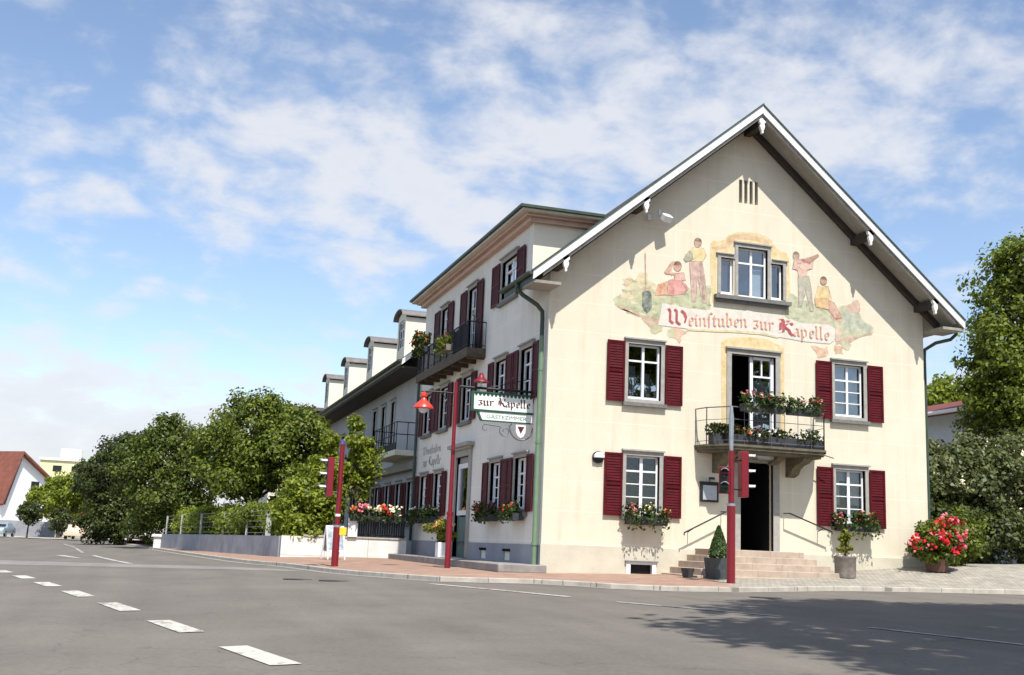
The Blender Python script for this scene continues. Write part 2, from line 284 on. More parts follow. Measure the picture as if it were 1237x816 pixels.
# ------------------------------------------------------------------ mesh builder
flat = lambda x, y, z: (x, y, z)
front = lambda u, v, n: (u, -n, v)            # facade: along x, up, out towards the square
street = lambda u, v, n: (-n, u, v)           # long side: along y, up, out towards the street
wingf = lambda u, v, n: (0.3-n, u, v)
class MB:
    def __init__(s, fr=flat): s.v = []; s.f = []; s.m = []; s.fr = fr; s.off = (0, 0, 0)
    def add(s, vs, fs, mi=0, raw=False):
        b = len(s.v); s.v += [tuple(p) if raw else s.fr(*p) for p in vs]
        s.f += [tuple(b+i for i in f) for f in fs]; s.m += [mi]*len(fs); return s
    def box(s, a0, a1, b0, b1, c0, c1, mi=0):
        vs = [(a, b, c) for a in (a0, a1) for b in (b0, b1) for c in (c0, c1)]
        return s.add(vs, [(0, 1, 3, 2), (4, 6, 7, 5), (0, 4, 5, 1), (2, 3, 7, 6), (0, 2, 6, 4), (1, 5, 7, 3)], mi)
    def quad(s, p, mi=0): return s.add(p, [tuple(range(len(p)))], mi)
    def prism(s, poly, c0, c1, mi=0):         # polygon in the first two axes, extruded along the third
        n = len(poly); vs = [(p[0], p[1], c0) for p in poly]+[(p[0], p[1], c1) for p in poly]
        return s.add(vs, [tuple(range(n))[::-1], tuple(range(n, 2*n))]+[(i, (i+1) % n, n+(i+1) % n, n+i) for i in range(n)], mi)
    def prism_axis(s, poly, c0, c1, ax, mi=0):  # polygon in the two other axes, extruded along axis ax
        def mk(p, c): q = [p[0], p[1]]; q.insert(ax, c); return tuple(q)
        n = len(poly); vs = [mk(p, c0) for p in poly]+[mk(p, c1) for p in poly]
        return s.add(vs, [tuple(range(n))[::-1], tuple(range(n, 2*n))]+[(i, (i+1) % n, n+(i+1) % n, n+i) for i in range(n)], mi)
    def tube(s, pts, r, k=8, mi=0, cap=True):
        P = [Vector(s.fr(*p)) for p in pts]; rr = r if isinstance(r, (list, tuple)) else [r]*len(P)
        b = len(s.v); ref = None
        for i, p in enumerate(P):
            t = (P[min(i+1, len(P)-1)]-P[max(i-1, 0)]).normalized()
            if ref is None: ref = Vector((0, 0, 1)) if abs(t.z) < .9 else Vector((1, 0, 0))
            x = t.cross(ref).normalized(); y = x.cross(t).normalized(); ref = y
            for j in range(k):
                a = 2*math.pi*j/k; q = p+(x*math.cos(a)+y*math.sin(a))*rr[i]; s.v.append(tuple(q))
        for i in range(len(P)-1):
            for j in range(k):
                s.f.append((b+i*k+j, b+i*k+(j+1) % k, b+(i+1)*k+(j+1) % k, b+(i+1)*k+j)); s.m.append(mi)
        if cap:
            s.f.append(tuple(b+j for j in range(k))[::-1]); s.m.append(mi)
            s.f.append(tuple(b+(len(P)-1)*k+j for j in range(k))); s.m.append(mi)
        return s
    def lathe(s, c, prof, k=16, mi=0, ax=2):   # prof: (radius, height along ax)
        b = len(s.v)
        for r_, h in prof:
            for j in range(k):
                a = 2*math.pi*j/k; q = [math.cos(a)*r_, math.sin(a)*r_]; q.insert(ax, h)
                s.v.append(s.fr(c[0]+q[0], c[1]+q[1], c[2]+q[2]))
        n = len(prof)
        for i in range(n-1):
            for j in range(k):
                s.f.append((b+i*k+j, b+i*k+(j+1) % k, b+(i+1)*k+(j+1) % k, b+(i+1)*k+j)); s.m.append(mi)
        s.f.append(tuple(b+j for j in range(k))[::-1]); s.m.append(mi)
        s.f.append(tuple(b+(n-1)*k+j for j in range(k))); s.m.append(mi)
        return s
    def build(s, name, mats, parent=None, smooth=False, bevel=0, label=None):
        me = bpy.data.meshes.new(name); me.from_pydata(s.v, [], s.f)
        if not isinstance(mats, (list, tuple)): mats = [mats]
        for mm in mats: me.materials.append(mm)
        me.polygons.foreach_set('material_index', s.m)
        bm = bmesh.new(); bm.from_mesh(me); bmesh.ops.recalc_face_normals(bm, faces=bm.faces)
        if bevel:
            bmesh.ops.bevel(bm, geom=[e for e in bm.edges if e.is_manifold and len(e.link_faces) == 2 and e.calc_face_angle(0) > .6], offset=bevel, segments=1, affect='EDGES')
        bm.to_mesh(me); bm.free()
        if smooth:
            me.polygons.foreach_set('use_smooth', [True]*len(me.polygons))
            me.set_sharp_from_angle(angle=R(40))
        o = bpy.data.objects.new(name, me); COL.objects.link(o)
        if parent: o.parent = parent
        if label: o['label'] = label
        return o
def tag(o, label, cat, group=None, kind=None):
    if label: o['label'] = label
    if cat: o['category'] = cat
    if group: o['group'] = group
    if kind: o['kind'] = kind
    return o
def empty(name, loc=(0, 0, 0), rz=0, label=None, cat=None, group=None):
    o = bpy.data.objects.new(name, None); COL.objects.link(o); o.location = loc; o.rotation_euler = (0, 0, rz); o.empty_display_size = .3
    return tag(o, label, cat, group)
def copy_tree(o, parent=None):
    c = o.copy(); COL.objects.link(c); c.parent = parent
    for ch in [x for x in bpy.data.objects if x.parent == o]: copy_tree(ch, c)
    return c
def structure(o): o['kind'] = 'structure'; return o

# ------------------------------------------------------------------ foliage
def leaves(name, P, size, mat_, parent=None, up=.5, out=None, seed=None, label=None):
    P = np.asarray(P, float); n = len(P); rng = RNG
    nr = rng.normal(size=(n, 3)); nr[:, 2] += up
    if out is not None: nr += out
    nr /= np.linalg.norm(nr, axis=1)[:, None]+1e-9
    t = np.cross(nr, rng.normal(size=(n, 3))); t /= np.linalg.norm(t, axis=1)[:, None]+1e-9
    b = np.cross(nr, t)
    sz = size*rng.uniform(.6, 1.35, n)[:, None]
    V = np.stack([P-t*sz*.55, P+b*sz*.32+nr*sz*.10, P+t*sz*.55-nr*sz*.05, P-b*sz*.32+nr*sz*.10], 1).reshape(-1, 3)
    me = bpy.data.meshes.new(name); me.vertices.add(4*n); me.vertices.foreach_set('co', V.ravel())
    me.loops.add(4*n); me.loops.foreach_set('vertex_index', np.arange(4*n)); me.polygons.add(n)
    me.polygons.foreach_set('loop_start', np.arange(n)*4); me.polygons.foreach_set('loop_total', np.full(n, 4))
    me.materials.append(mat_); me.update(calc_edges=True)
    o = bpy.data.objects.new(name, me); COL.objects.link(o)
    if parent: o.parent = parent
    if label: o['label'] = label
    return o
def crown_points(lobes, n, clump=.30, fill=.10, flat_=.75):
    """leaf clumps over the outside of several lobes; a lobe is (x, y, z, rx, ry, rz)"""
    rng = RNG; w = np.array([l[3]*l[4]+l[5]*l[3] for l in lobes]); w = w/w.sum(); out = []; nor = []
    for l, q in zip(lobes, w):
        m = int(n*q); c = np.array(l[:3]); r_ = np.array(l[3:6])
        nc = max(8, int(26*(r_.mean()**1.1)))
        d = rng.normal(size=(nc, 3)); d /= np.linalg.norm(d, axis=1)[:, None]; d[:, 2] = np.abs(d[:, 2])*np.where(rng.random(nc) < .74, 1, -1)
        cc = c+d*r_*rng.uniform(.62, 1.04, nc)[:, None]
        cr = clump*r_.mean()**.5*rng.uniform(.55, 1.3, nc)
        k = rng.integers(0, nc, m)
        g = rng.normal(size=(m, 3)); g /= np.linalg.norm(g, axis=1)[:, None]
        g *= (rng.random(m)**.45)[:, None]; g[:, 2] *= flat_
        pts = cc[k]+g*cr[k][:, None]*1.25
        f = rng.random(m) < fill
        dd = rng.normal(size=(m, 3)); dd /= np.linalg.norm(dd, axis=1)[:, None]
        pts[f] = (c+dd*r_*(rng.random(m)**.4)[:, None]*.85)[f]
        out.append(pts); nor.append((g*1.3+d[k]*.8))
    return np.concatenate(out), np.concatenate(nor)
def tree(name, base, lobes, n, size, leaf, trunk_r, label, cat='tree', group=None, clump=.42, fill=.12, limbs=True):
    root = empty(name, base, 0, label, cat, group)
    b = Vector(base); P, nn = crown_points(lobes, n, clump, fill)
    leaves('crown', P-np.array(base), size, leaf, root, up=.6, out=nn)
    if trunk_r:
        t = MB(); top = Vector(lobes[0][:3])-b; h = top.z
        t.tube([(0, 0, -.2), (.02, .01, h*.25), (.06*h*.2, 0, h*.5), (top.x*.6, top.y*.6, h*.8), (top.x, top.y, h)], [trunk_r*1.3, trunk_r, trunk_r*.85, trunk_r*.6, trunk_r*.3], 10)
        for l in lobes[1:]:
            q = Vector(l[:3])-b
            s0 = Vector((.05, 0, h*random.uniform(.3, .55)))
            t.tube([tuple(s0), tuple(s0.lerp(q, .5)+Vector((0, 0, .12*h*.3))), tuple(q)], [trunk_r*.55, trunk_r*.36, trunk_r*.12], 7)
        t.build('trunk', M['bark'], root, smooth=True)
    return root
def blossoms(name, P, size, mats, parent):
    """small five-sided flower heads, several colours in one mesh"""
    mb = MB(); rng = RNG
    for p in P:
        mi = int(rng.integers(0, len(mats))); s_ = size*rng.uniform(.7, 1.3); c = Vector(p)
        ring = []
        ax = Vector(rng.normal(size=3)); ax.z = abs(ax.z)+.4; ax.normalize(); x = ax.orthogonal().normalized(); y = ax.cross(x)
        for j in range(5):
            a = 2*math.pi*j/5; ring.append(c+(x*math.cos(a)+y*math.sin(a))*s_)
        top = c+ax*s_*.75; bot = c-ax*s_*.45
        b = len(mb.v); mb.v += [tuple(q) for q in ring]+[tuple(top), tuple(bot)]
        for j in range(5):
            mb.f.append((b+j, b+(j+1) % 5, b+5)); mb.m.append(mi); mb.f.append((b+(j+1) % 5, b+j, b+6)); mb.m.append(mi)
    return mb.build(name, mats, parent)

# ------------------------------------------------------------------ terrain
def sm(t, w=1.5): return t if t/w < -30 else -w*math.log1p(math.exp(-t/w))
def road_z(x, y):
    x = max(-16, min(x, 30)); y = max(-45, min(y, 200))
    return -.12+.03*sm(x+2)+.006*(-sm(-(x+2)))+.013*sm(y+4, 3)
KERB = [(-13.2, 85), (-12, 65), (-8.9, 32), (-6.95, 12.6), (-5.85, 6.9), (-5.15, 1.4), (-4.2, -1.6), (-3.5, -3.1), (-2.5, -3.6), (-1.5, -3.85), (-.8, -4.6), (-.3, -5.5), (.8, -6.1), (2.5, -6.0), (4.6, -5.0), (6.5, -4.2), (9.4, -3.9), (14, -3.9), (30, -4.2)]
BACK = [(-8, 85), (-7, 65), (-2, 32), (.5, 12.6), (.5, 7), (.5, 2.5), (.5, 1.2), (.6, .8), (.8, .6), (1.2, .5), (2.0, .5), (2.8, .5), (3.6, .5), (4.6, .5), (5.6, .5), (7, .5), (9.5, .5), (14, .5), (30, .5)]
KA = np.array(KERB)
def kerb_d(x, y):
    a = KA[:-1]; d = KA[1:]-a; q = np.array([x, y]); t = np.clip(((q-a)*d).sum(1)/(d*d).sum(1), 0, 1)
    return float(np.hypot(*(a+t[:, None]*d-q).T).min())
def wall_z(x): return float(np.interp(x, [-14, -4, 0, 2.5, 5, 10, 12.2, 20, 40], [-.3, -.1, 0, .05, .13, .39, .57, .75, .8]))
def pave_z(x, y):
    k = kerb_d(x, y)
    if y < 0: w = -y if x > 0 else math.hypot(x, y); z = wall_z(max(x, 0))
    else:
        w = max(-x, 0); z = float(np.interp(y, [0, 15, 45], [0, .02, -.1]))
        if x > 5: w = 0; z = wall_z(x)
    return (w*(road_z(x, y)+.1)+k*z)/(w+k+1e-6)
def seglist(pl, step):
    o = []
    for i in range(len(pl)-1):
        a, b = Vector(pl[i]), Vector(pl[i+1]); n = max(1, int((b-a).length/step))
        for j in range(n): o.append((i, j/n))
    o.append((len(pl)-2, 1.0)); return o
def catmull(P, i, t):
    p0 = Vector(P[max(i-1, 0)]); p1 = Vector(P[i]); p2 = Vector(P[i+1]); p3 = Vector(P[min(i+2, len(P)-1)])
    if i == 0 or i == len(P)-2: return p1.lerp(p2, t)
    return .5*((2*p1)+(p2-p0)*t+(2*p0-5*p1+4*p2-p3)*t*t+(3*p1-p0-3*p2+p3)*t**3)
SL = seglist(KERB, 1.0)
KF = [catmull(KERB, i, t) for i, t in SL]; BF = [Vector(BACK[i]).lerp(Vector(BACK[i+1]), t) for i, t in SL]
KA = np.array([tuple(k) for k in KF])

xs = sorted(set([-400, -200, -110]+list(range(-60, -20, 5))+[v*1.0 for v in range(-20, 32)]+list(range(35, 62, 5))+[110, 200, 400])); ys = sorted(set([-400, -200, -110]+list(range(-60, -30, 5))+list(range(-30, 16))+list(range(15, 60, 3))+list(range(60, 205, 8))+[300, 500]))
mb = MB(); nx = len(xs)
for y in ys:
    for x in xs: mb.v.append((x, y, road_z(x, y)))
for j in range(len(ys)-1):
    for i in range(nx-1): mb.f.append((j*nx+i, j*nx+i+1, (j+1)*nx+i+1, (j+1)*nx+i)); mb.m.append(0)
structure(mb.build('road', M['asphalt'], smooth=True))
g = MB(); g.quad([(-4000, -4000, -1.1), (4000, -4000, -1.1), (4000, 4000, -1.1), (-4000, 4000, -1.1)]); structure(g.build('ground', M['grass']))

def strip(i0, i1, rows, name, m_):
    mb = MB(); R_ = rows+1
    for i in range(i0, i1+1):
        d = (BF[i]-KF[i]).normalized()
        for j in range(R_):
            q = (KF[i]+d*.15).lerp(BF[i], (j/rows)); mb.v.append((q.x, q.y, pave_z(q.x, q.y)))
    for i in range(i1-i0):
        for j in range(rows): mb.f.append((i*R_+j, i*R_+j+1, (i+1)*R_+j+1, (i+1)*R_+j)); mb.m.append(0)
    return structure(mb.build(name, m_, smooth=True))
split = next(k for k, (i, t) in enumerate(SL) if i == 13)
strip(0, split, 8, 'brick_pavement', M['brick'])
strip(split, len(SL)-1, 8, 'paved_forecourt', M['cobble'])
mb = MB(); n = len(KF)
for i in range(n):
    d = (BF[i]-KF[i]).normalized(); a = KF[i]-d*.0; b = KF[i]+d*.15
    zr = road_z(a.x, a.y); zt = pave_z(b.x, b.y)+.004
    for q, z in ((a, zr-.1), (a, zt-.015), (a+d*.015, zt), (b, zt), (b, zt-.2)): mb.v.append((q.x, q.y, z))
for i in range(n-1):
    for j in range(4): mb.f.append((i*5+j, i*5+j+1, (i+1)*5+j+1, (i+1)*5+j)); mb.m.append(0)
km = brickify(M['kerb'], (0, 1), 1.0, 1.0, None, (.16, .15, .13), size=.012, mixfac=.8)
structure(mb.build('kerb', km))
# gutter stones along the kerb
mb = MB()
for i in range(n):
    d = (BF[i]-KF[i]).normalized()
    for q in (KF[i]-d*.26, KF[i]): mb.v.append((q.x, q.y, road_z(q.x, q.y)+.006))
for i in range(n-1): mb.f.append((2*i, 2*i+1, 2*i+3, 2*i+2)); mb.m.append(0)
structure(mb.build('gutter_strip', mat('pale gutter stones', (.27, .25, .22), .9, var=.2, vscale=5, bump=.3)))

def road_sheet(poly4, name, m_, dz, nu=12, nv=2):
    """a quad laid on the road surface; corners in order"""
    a, b, c, d = [Vector(p) for p in poly4]; mb = MB()
    for i in range(nu+1):
        for j in range(nv+1):
            q = a.lerp(b, i/nu).lerp(d.lerp(c, i/nu), j/nv); mb.v.append((q.x, q.y, road_z(q.x, q.y)+dz))
    for i in range(nu):
        for j in range(nv): mb.f.append((i*(nv+1)+j, i*(nv+1)+j+1, (i+1)*(nv+1)+j+1, (i+1)*(nv+1)+j)); mb.m.append(0)
    return structure(mb.build(name, m_))
road_sheet([(-22, 13.5), (-5.75, 2.6), (-6.55, 5.2), (-22, 20.5)], 'concrete_strip', M['asphalt_pale'], .005, 20, 6)
# dashed line across the junction
cl = [(-8.8, -16.75), (-9.52, -13.6), (-10.24, -10.4), (-10.97, -7.35), (-11.69, -4.3), (-12.42, -1.1), (-13.2, 2.2), (-13.95, 5.4), (-14.7, 8.5), (-8.08, -20), (-7.36, -23.2)]
for (x, y) in cl:
    d = Vector((-.222, .975)).normalized(); nn = Vector((d.y, -d.x)); c = Vector((x, y)); hw = .15; hl = .82
    road_sheet([c-d*hl-nn*hw, c+d*hl-nn*hw, c+d*hl+nn*hw, c-d*hl+nn*hw], 'painted_road_dash', M['line'], .009, 4, 1)
def line_poly(pts, w, name, m_):
    for a, b in zip(pts[:-1], pts[1:]):
        a = Vector(a); b = Vector(b); d = (b-a).normalized(); nn = Vector((d.y, -d.x))*w/2
        road_sheet([a-nn, b-nn, b+nn, a+nn], name, m_, .009, max(2, int((b-a).length)), 1)
line_poly([(-4.0, -4.3), (-3.2, -6.5), (-2.45, -8.6)], .16, 'painted_edge_line', M['line'])
line_poly([(-2.05, -9.9), (-1.25, -11.4), (-.55, -12.8)], .13, 'painted_edge_line', M['line_worn'])
line_poly([(-.25, -14.6), (.4, -16.8)], .13, 'painted_edge_line', M['line_worn'])
line_poly([(-10.3, 9.2), (-11.0, 14), (-11.9, 21)], .16, 'painted_lane_line', M['line'])
road_sheet([(-12.3, 16.5), (-12.1, 16.5), (-13.0, 21), (-13.35, 21)], 'painted_lane_mark', M['line'], .009, 4, 1)
line_poly([(-12.6, 27), (-13.6, 40)], .15, 'painted_lane_line', M['line_worn'])
line_poly([(-13.8, 43), (-15.5, 60)], .15, 'painted_lane_line', M['line_worn'])
for (x, y) in ((-5.9, -3.0), (-6.6, -2.3), (2.0, -8.0)):
    o = MB().lathe((0, 0, 0), [(.33, -.03), (.33, .006), (.28, .006), (.27, .0), (.02, .0)], 24); o = o.build('manhole_cover', mat('dark cast iron lid', (.06, .055, .05), .7, metal=.4, var=.2, bump=.5, bscale=30)); o.location = (x, y, road_z(x, y)+.004)
    tag(o, {-5.9: 'dark manhole cover in the asphalt, left one of the pair by the junction', -6.6: 'dark manhole cover in the asphalt, right one of the pair by the junction', 2.0: 'dark manhole cover near the kerb before the inn entrance'}[x], 'manhole', 'manhole covers in the road')
y0 = MB(); nxs = [.5+12.3, 14, 17, 20, 26, 34, 60]; nys = [.45, 2, 5, 10, 20, 40, 70]
for y in nys:
    for x in nxs: y0.v.append((x if x > 12.9 else 12.0, y, wall_z(x)))
for j in range(len(nys)-1):
    for i in range(len(nxs)-1): y0.f.append((j*7+i, j*7+i+1, (j+1)*7+i+1, (j+1)*7+i)); y0.m.append(0)
structure(y0.build('gravel_yard', M['cobble']))
gg = MB()
for y in (14.6, 30, 47, 70, 85):
    for k in range(2):
        x = (float(np.interp(y, [14, 38, 60, 85], [-5.1, -9.0, -11.5, -12.5])), 9)[k]; gg.v.append((x, y, .06))
for j in range(4): gg.f.append((2*j, 2*j+1, 2*j+3, 2*j+2)); gg.m.append(0)
structure(gg.build('garden_ground', M['earth']))
MURAL = [
('surround',(0.97, 0.87, 0.63),0.03,[(4.901, 9.559), (5.073, 9.644), (5.386, 9.715), (5.49, 9.89), (5.805, 10.01), (6.23, 10.048), (6.657, 10.003), (6.944, 9.875), (7.087, 9.663), (7.411, 9.571), (7.519, 9.42), (7.528, 8.023), (4.949, 7.878)]),
('surround_shade',(0.9, 0.76, 0.58),0.03,[(5.455, 9.788), (5.806, 9.945), (6.23, 9.982), (6.657, 9.938), (6.872, 9.801), (6.836, 9.665), (6.514, 9.806), (5.806, 9.767), (5.596, 9.676), (5.527, 9.474), (5.075, 9.355), (4.936, 9.435), (5.387, 9.618)]),
('door_surround',(0.97, 0.86, 0.62),0.02,[(5.27, 6.651), (5.643, 6.832), (6.182, 6.908), (6.726, 6.886), (7.083, 6.772), (7.33, 6.671), (7.32, 4.743), (5.283, 4.592)]),
('hill',(0.8, 0.82, 0.66),0.05,[(1.911, 7.595), (2.081, 7.736), (2.298, 7.718), (2.691, 7.719), (3.084, 7.844), (3.527, 7.85), (4.241, 8.137), (4.921, 8.296), (4.928, 7.497), (3.399, 7.506), (3.319, 7.044), (2.964, 7.214), (2.613, 7.26), (2.133, 7.374), (1.937, 7.414)]),
('foliage',(0.95, 0.89, 0.72),0.06,[(2.156, 8.196), (2.372, 8.303), (2.505, 8.194), (2.719, 8.467), (2.94, 8.45), (3.078, 8.134), (3.302, 7.992), (3.307, 7.744), (2.735, 7.683), (2.126, 7.659), (2.25, 7.918)]),
('foliage2',(0.84, 0.85, 0.68),0.05,[(2.38, 7.933), (2.64, 8.044), (2.862, 7.903), (3.302, 8.034), (3.351, 7.749), (3.001, 7.588), (2.517, 7.66)]),
('rock',(0.82, 0.7, 0.6),0.05,[(2.003, 7.38), (2.568, 7.296), (3.008, 7.218), (3.272, 7.204), (3.32, 7.003), (3.014, 6.891), (2.746, 7.151), (2.31, 7.208)]),
('leaves',(0.8, 0.8, 0.62),0.05,[(2.97, 6.907), (3.364, 7.008), (3.411, 6.807), (3.149, 6.7), (3.038, 6.771)]),
('grape',(0.93, 0.77, 0.66),0.05,[(3.587, 6.866), (3.807, 7.011), (4.211, 6.885), (3.99, 6.699), (3.948, 6.49), (3.768, 6.637)]),
('grape_leaf',(0.85, 0.86, 0.7),0.05,[(3.566, 6.822), (3.764, 6.883), (3.812, 6.682), (3.635, 6.624)]),
('hill',(0.8, 0.82, 0.68),0.05,[(7.514, 8.352), (7.849, 8.249), (8.314, 8.113), (9.047, 8.003), (9.634, 8.252), (10.0, 7.819), (10.425, 7.58), (10.368, 7.433), (9.774, 7.19), (9.086, 7.078), (8.987, 7.485), (7.586, 7.484), (7.382, 7.647)]),
('hill_shade',(0.74, 0.78, 0.7),0.05,[(9.31, 7.937), (9.634, 8.204), (9.999, 7.772), (10.371, 7.574), (10.206, 7.418), (9.46, 7.392)]),
('rock',(0.84, 0.7, 0.62),0.05,[(9.034, 7.142), (9.775, 7.236), (10.423, 7.486), (10.366, 7.363), (9.613, 7.058), (9.083, 6.939)]),
('rock',(0.86, 0.72, 0.64),0.05,[(8.835, 7.934), (9.151, 7.92), (9.36, 7.755), (9.251, 7.558), (8.989, 7.671)]),
('grape',(0.93, 0.77, 0.66),0.05,[(8.249, 6.838), (8.821, 6.868), (8.818, 6.638), (8.504, 6.473), (8.377, 6.69)]),
('grape',(0.9, 0.72, 0.6),0.05,[(9.031, 6.911), (9.346, 6.917), (9.342, 6.663), (9.079, 6.662)]),
('leaves',(0.84, 0.84, 0.7),0.05,[(9.322, 7.077), (9.639, 7.037), (9.529, 6.819), (9.345, 6.871)]),
('bush',(0.88, 0.74, 0.66),0.06,[(9.526, 8.146), (9.743, 8.357), (9.956, 8.285), (9.923, 7.952), (9.576, 7.964)]),
('dress',(0.9, 0.58, 0.54),0.02,[(3.302, 8.034), (3.609, 8.297), (3.787, 8.379), (4.013, 8.321), (4.218, 8.134), (4.085, 7.952), (3.616, 7.86), (3.217, 7.838)]),
('dress_fold',(0.95, 0.62, 0.62),0.02,[(3.698, 8.307), (3.968, 8.316), (4.151, 8.085), (4.018, 7.945), (3.749, 7.916)]),
('skirt',(0.9, 0.64, 0.5),0.02,[(3.173, 7.812), (3.256, 8.132), (3.565, 8.271), (3.549, 7.894)]),
('torso',(0.95, 0.72, 0.68),0.015,[(3.74, 8.521), (4.054, 8.577), (4.111, 8.353), (3.788, 8.338)]),
('head',(0.85, 0.6, 0.52),0,[(3.98, 8.758), (3.958, 8.672), (3.898, 8.614), (3.823, 8.605), (3.761, 8.65), (3.737, 8.73), (3.759, 8.816), (3.819, 8.875), (3.894, 8.883), (3.955, 8.839)]),
('arm',(0.88, 0.66, 0.58),0,[(3.449, 8.529), (3.668, 8.848), (3.78, 8.861), (3.605, 8.535), (3.785, 8.547), (3.786, 8.484), (3.495, 8.472)]),
('head',(0.78, 0.58, 0.5),0,[(4.612, 9.542), (4.591, 9.461), (4.534, 9.406), (4.464, 9.397), (4.406, 9.439), (4.383, 9.514), (4.404, 9.595), (4.461, 9.65), (4.532, 9.659), (4.589, 9.618)]),
('shirt',(0.97, 0.88, 0.62),0.015,[(4.227, 9.231), (4.362, 9.354), (4.682, 9.371), (4.767, 9.168), (4.64, 8.975), (4.322, 8.938), (4.207, 9.059)]),
('arm',(0.68, 0.68, 0.6),0.01,[(4.049, 8.998), (4.205, 9.229), (4.319, 9.2), (4.344, 9.012), (4.118, 8.901)]),
('trousers',(0.86, 0.7, 0.66),0.012,[(4.231, 8.927), (4.64, 8.975), (4.727, 8.485), (4.798, 7.777), (4.675, 7.764), (4.5, 8.46), (4.457, 7.783), (4.335, 7.749), (4.273, 8.434)]),
('trouser_shade',(0.72, 0.58, 0.55),0.012,[(4.549, 8.952), (4.631, 8.961), (4.691, 8.481), (4.742, 7.855), (4.679, 7.848), (4.591, 8.47)]),
('banner',(0.985, 0.955, 0.915),0.006,[(3.389, 7.605), (3.826, 7.592), (4.211, 7.538), (4.709, 7.556), (5.353, 7.597), (6.061, 7.644), (6.08, 7.704), (6.481, 7.621), (7.117, 7.581), (7.584, 7.557), (7.937, 7.488), (8.829, 7.531), (9.083, 7.416), (9.032, 7.054), (8.881, 6.947), (7.932, 6.937), (7.115, 6.989), (6.481, 7.066), (5.911, 7.049), (5.356, 7.007), (4.191, 6.944), (3.278, 6.963)]),
('banner_edge',(0.95, 0.88, 0.66),0.006,[(4.191, 6.944), (5.356, 7.007), (5.911, 7.049), (6.481, 7.066), (7.115, 6.989), (7.144, 6.948), (6.481, 7.006), (5.911, 6.99), (5.357, 6.953), (4.192, 6.894)]),
('scroll_end',(0.93, 0.83, 0.74),0.02,[(9.064, 7.4), (9.172, 7.55), (9.274, 7.374), (9.244, 7.093), (9.085, 7.032)]),
('head',(0.74, 0.6, 0.52),0,[(7.859, 9.534), (7.839, 9.462), (7.786, 9.413), (7.722, 9.406), (7.67, 9.442), (7.651, 9.509), (7.671, 9.58), (7.724, 9.629), (7.788, 9.637), (7.84, 9.6)]),
('shirt',(0.94, 0.76, 0.7),0.015,[(7.702, 9.407), (8.119, 9.456), (8.328, 9.377), (8.3, 9.186), (8.116, 9.118), (8.114, 8.907), (7.854, 8.877), (7.804, 9.082), (7.628, 9.108)]),
('violin',(0.76, 0.52, 0.46),0.006,[(7.936, 9.425), (8.198, 9.503), (8.489, 9.656), (8.53, 9.599), (8.302, 9.421), (8.223, 9.341), (8.014, 9.34)]),
('trousers',(0.74, 0.73, 0.66),0.012,[(7.812, 8.887), (8.193, 8.93), (8.267, 8.527), (8.328, 7.882), (8.208, 7.87), (8.069, 8.505), (7.95, 8.028), (7.836, 7.97)]),
('head',(0.76, 0.54, 0.46),0,[(8.801, 8.867), (8.778, 8.792), (8.722, 8.741), (8.654, 8.733), (8.599, 8.772), (8.579, 8.842), (8.601, 8.917), (8.657, 8.968), (8.725, 8.976), (8.78, 8.937)]),
('blouse',(0.96, 0.84, 0.6),0.015,[(8.503, 8.655), (8.846, 8.693), (8.936, 8.365), (9.007, 8.162), (8.888, 7.977), (8.418, 8.031), (8.384, 8.26)]),
('skirt',(0.94, 0.76, 0.52),0.015,[(8.394, 8.261), (8.841, 8.332), (8.997, 8.185), (8.862, 7.984), (8.418, 8.031)]),
('legs',(0.86, 0.66, 0.58),0.01,[(8.84, 8.261), (9.05, 8.214), (9.318, 7.797), (9.106, 7.729), (8.888, 7.94)]),
('lantern',(0.34, 0.42, 0.41),0,[(2.77,7.86),(2.86,7.93),(2.97,7.92),(3.05,7.84),(3.07,7.46),(3.0,7.34),(2.92,7.27),(2.83,7.36),(2.77,7.48)]),
('string',(0.78, 0.66, 0.56),0,[(2.818, 9.02), (2.849, 9.024), (2.893, 7.906), (2.862, 7.903)])]
MTEXT = {'W': [(3.509, 7.035), (4.159, 7.039)], 'einstuben': [(4.216, 7.035), (6.073, 7.177)], 'zur': [(6.282, 7.148), (6.974, 7.151)], 'K': [(7.167, 7.076), (7.554, 7.064)], 'apelle': [(7.596, 7.068), (8.848, 7.042)]}
# ------------------------------------------------------------------ wall cells with holes
def wall_cells(mb, us, vs, keep, holes, mi=0, n=0.0, depth=.16, rev=1):
    us = sorted(set([round(u, 4) for u in us]+[round(h[k], 4) for h in holes for k in (0, 1)])); vs = sorted(set([round(v, 4) for v in vs]+[round(h[k], 4) for h in holes for k in (2, 3)]))
    inh = lambda u, v: any(h[0] < u < h[1] and h[2] < v < h[3] for h in holes)
    for a, b in zip(us[:-1], us[1:]):
        for c, d in zip(vs[:-1], vs[1:]):
            u, v = (a+b)/2, (c+d)/2
            if keep(u, v) and not inh(u, v): mb.quad([(a, c, n), (b, c, n), (b, d, n), (a, d, n)], mi)
    for (a, b, c, d) in holes:
        mb.quad([(a, c, n), (a, d, n), (a, d, n-depth), (a, c, n-depth)], rev); mb.quad([(b, c, n), (b, d, n), (b, d, n-depth), (b, c, n-depth)], rev)
        mb.quad([(a, d, n), (b, d, n), (b, d, n-depth), (a, d, n-depth)], rev); mb.quad([(a, c, n), (b, c, n), (b, c, n-depth), (a, c, n-depth)], rev)

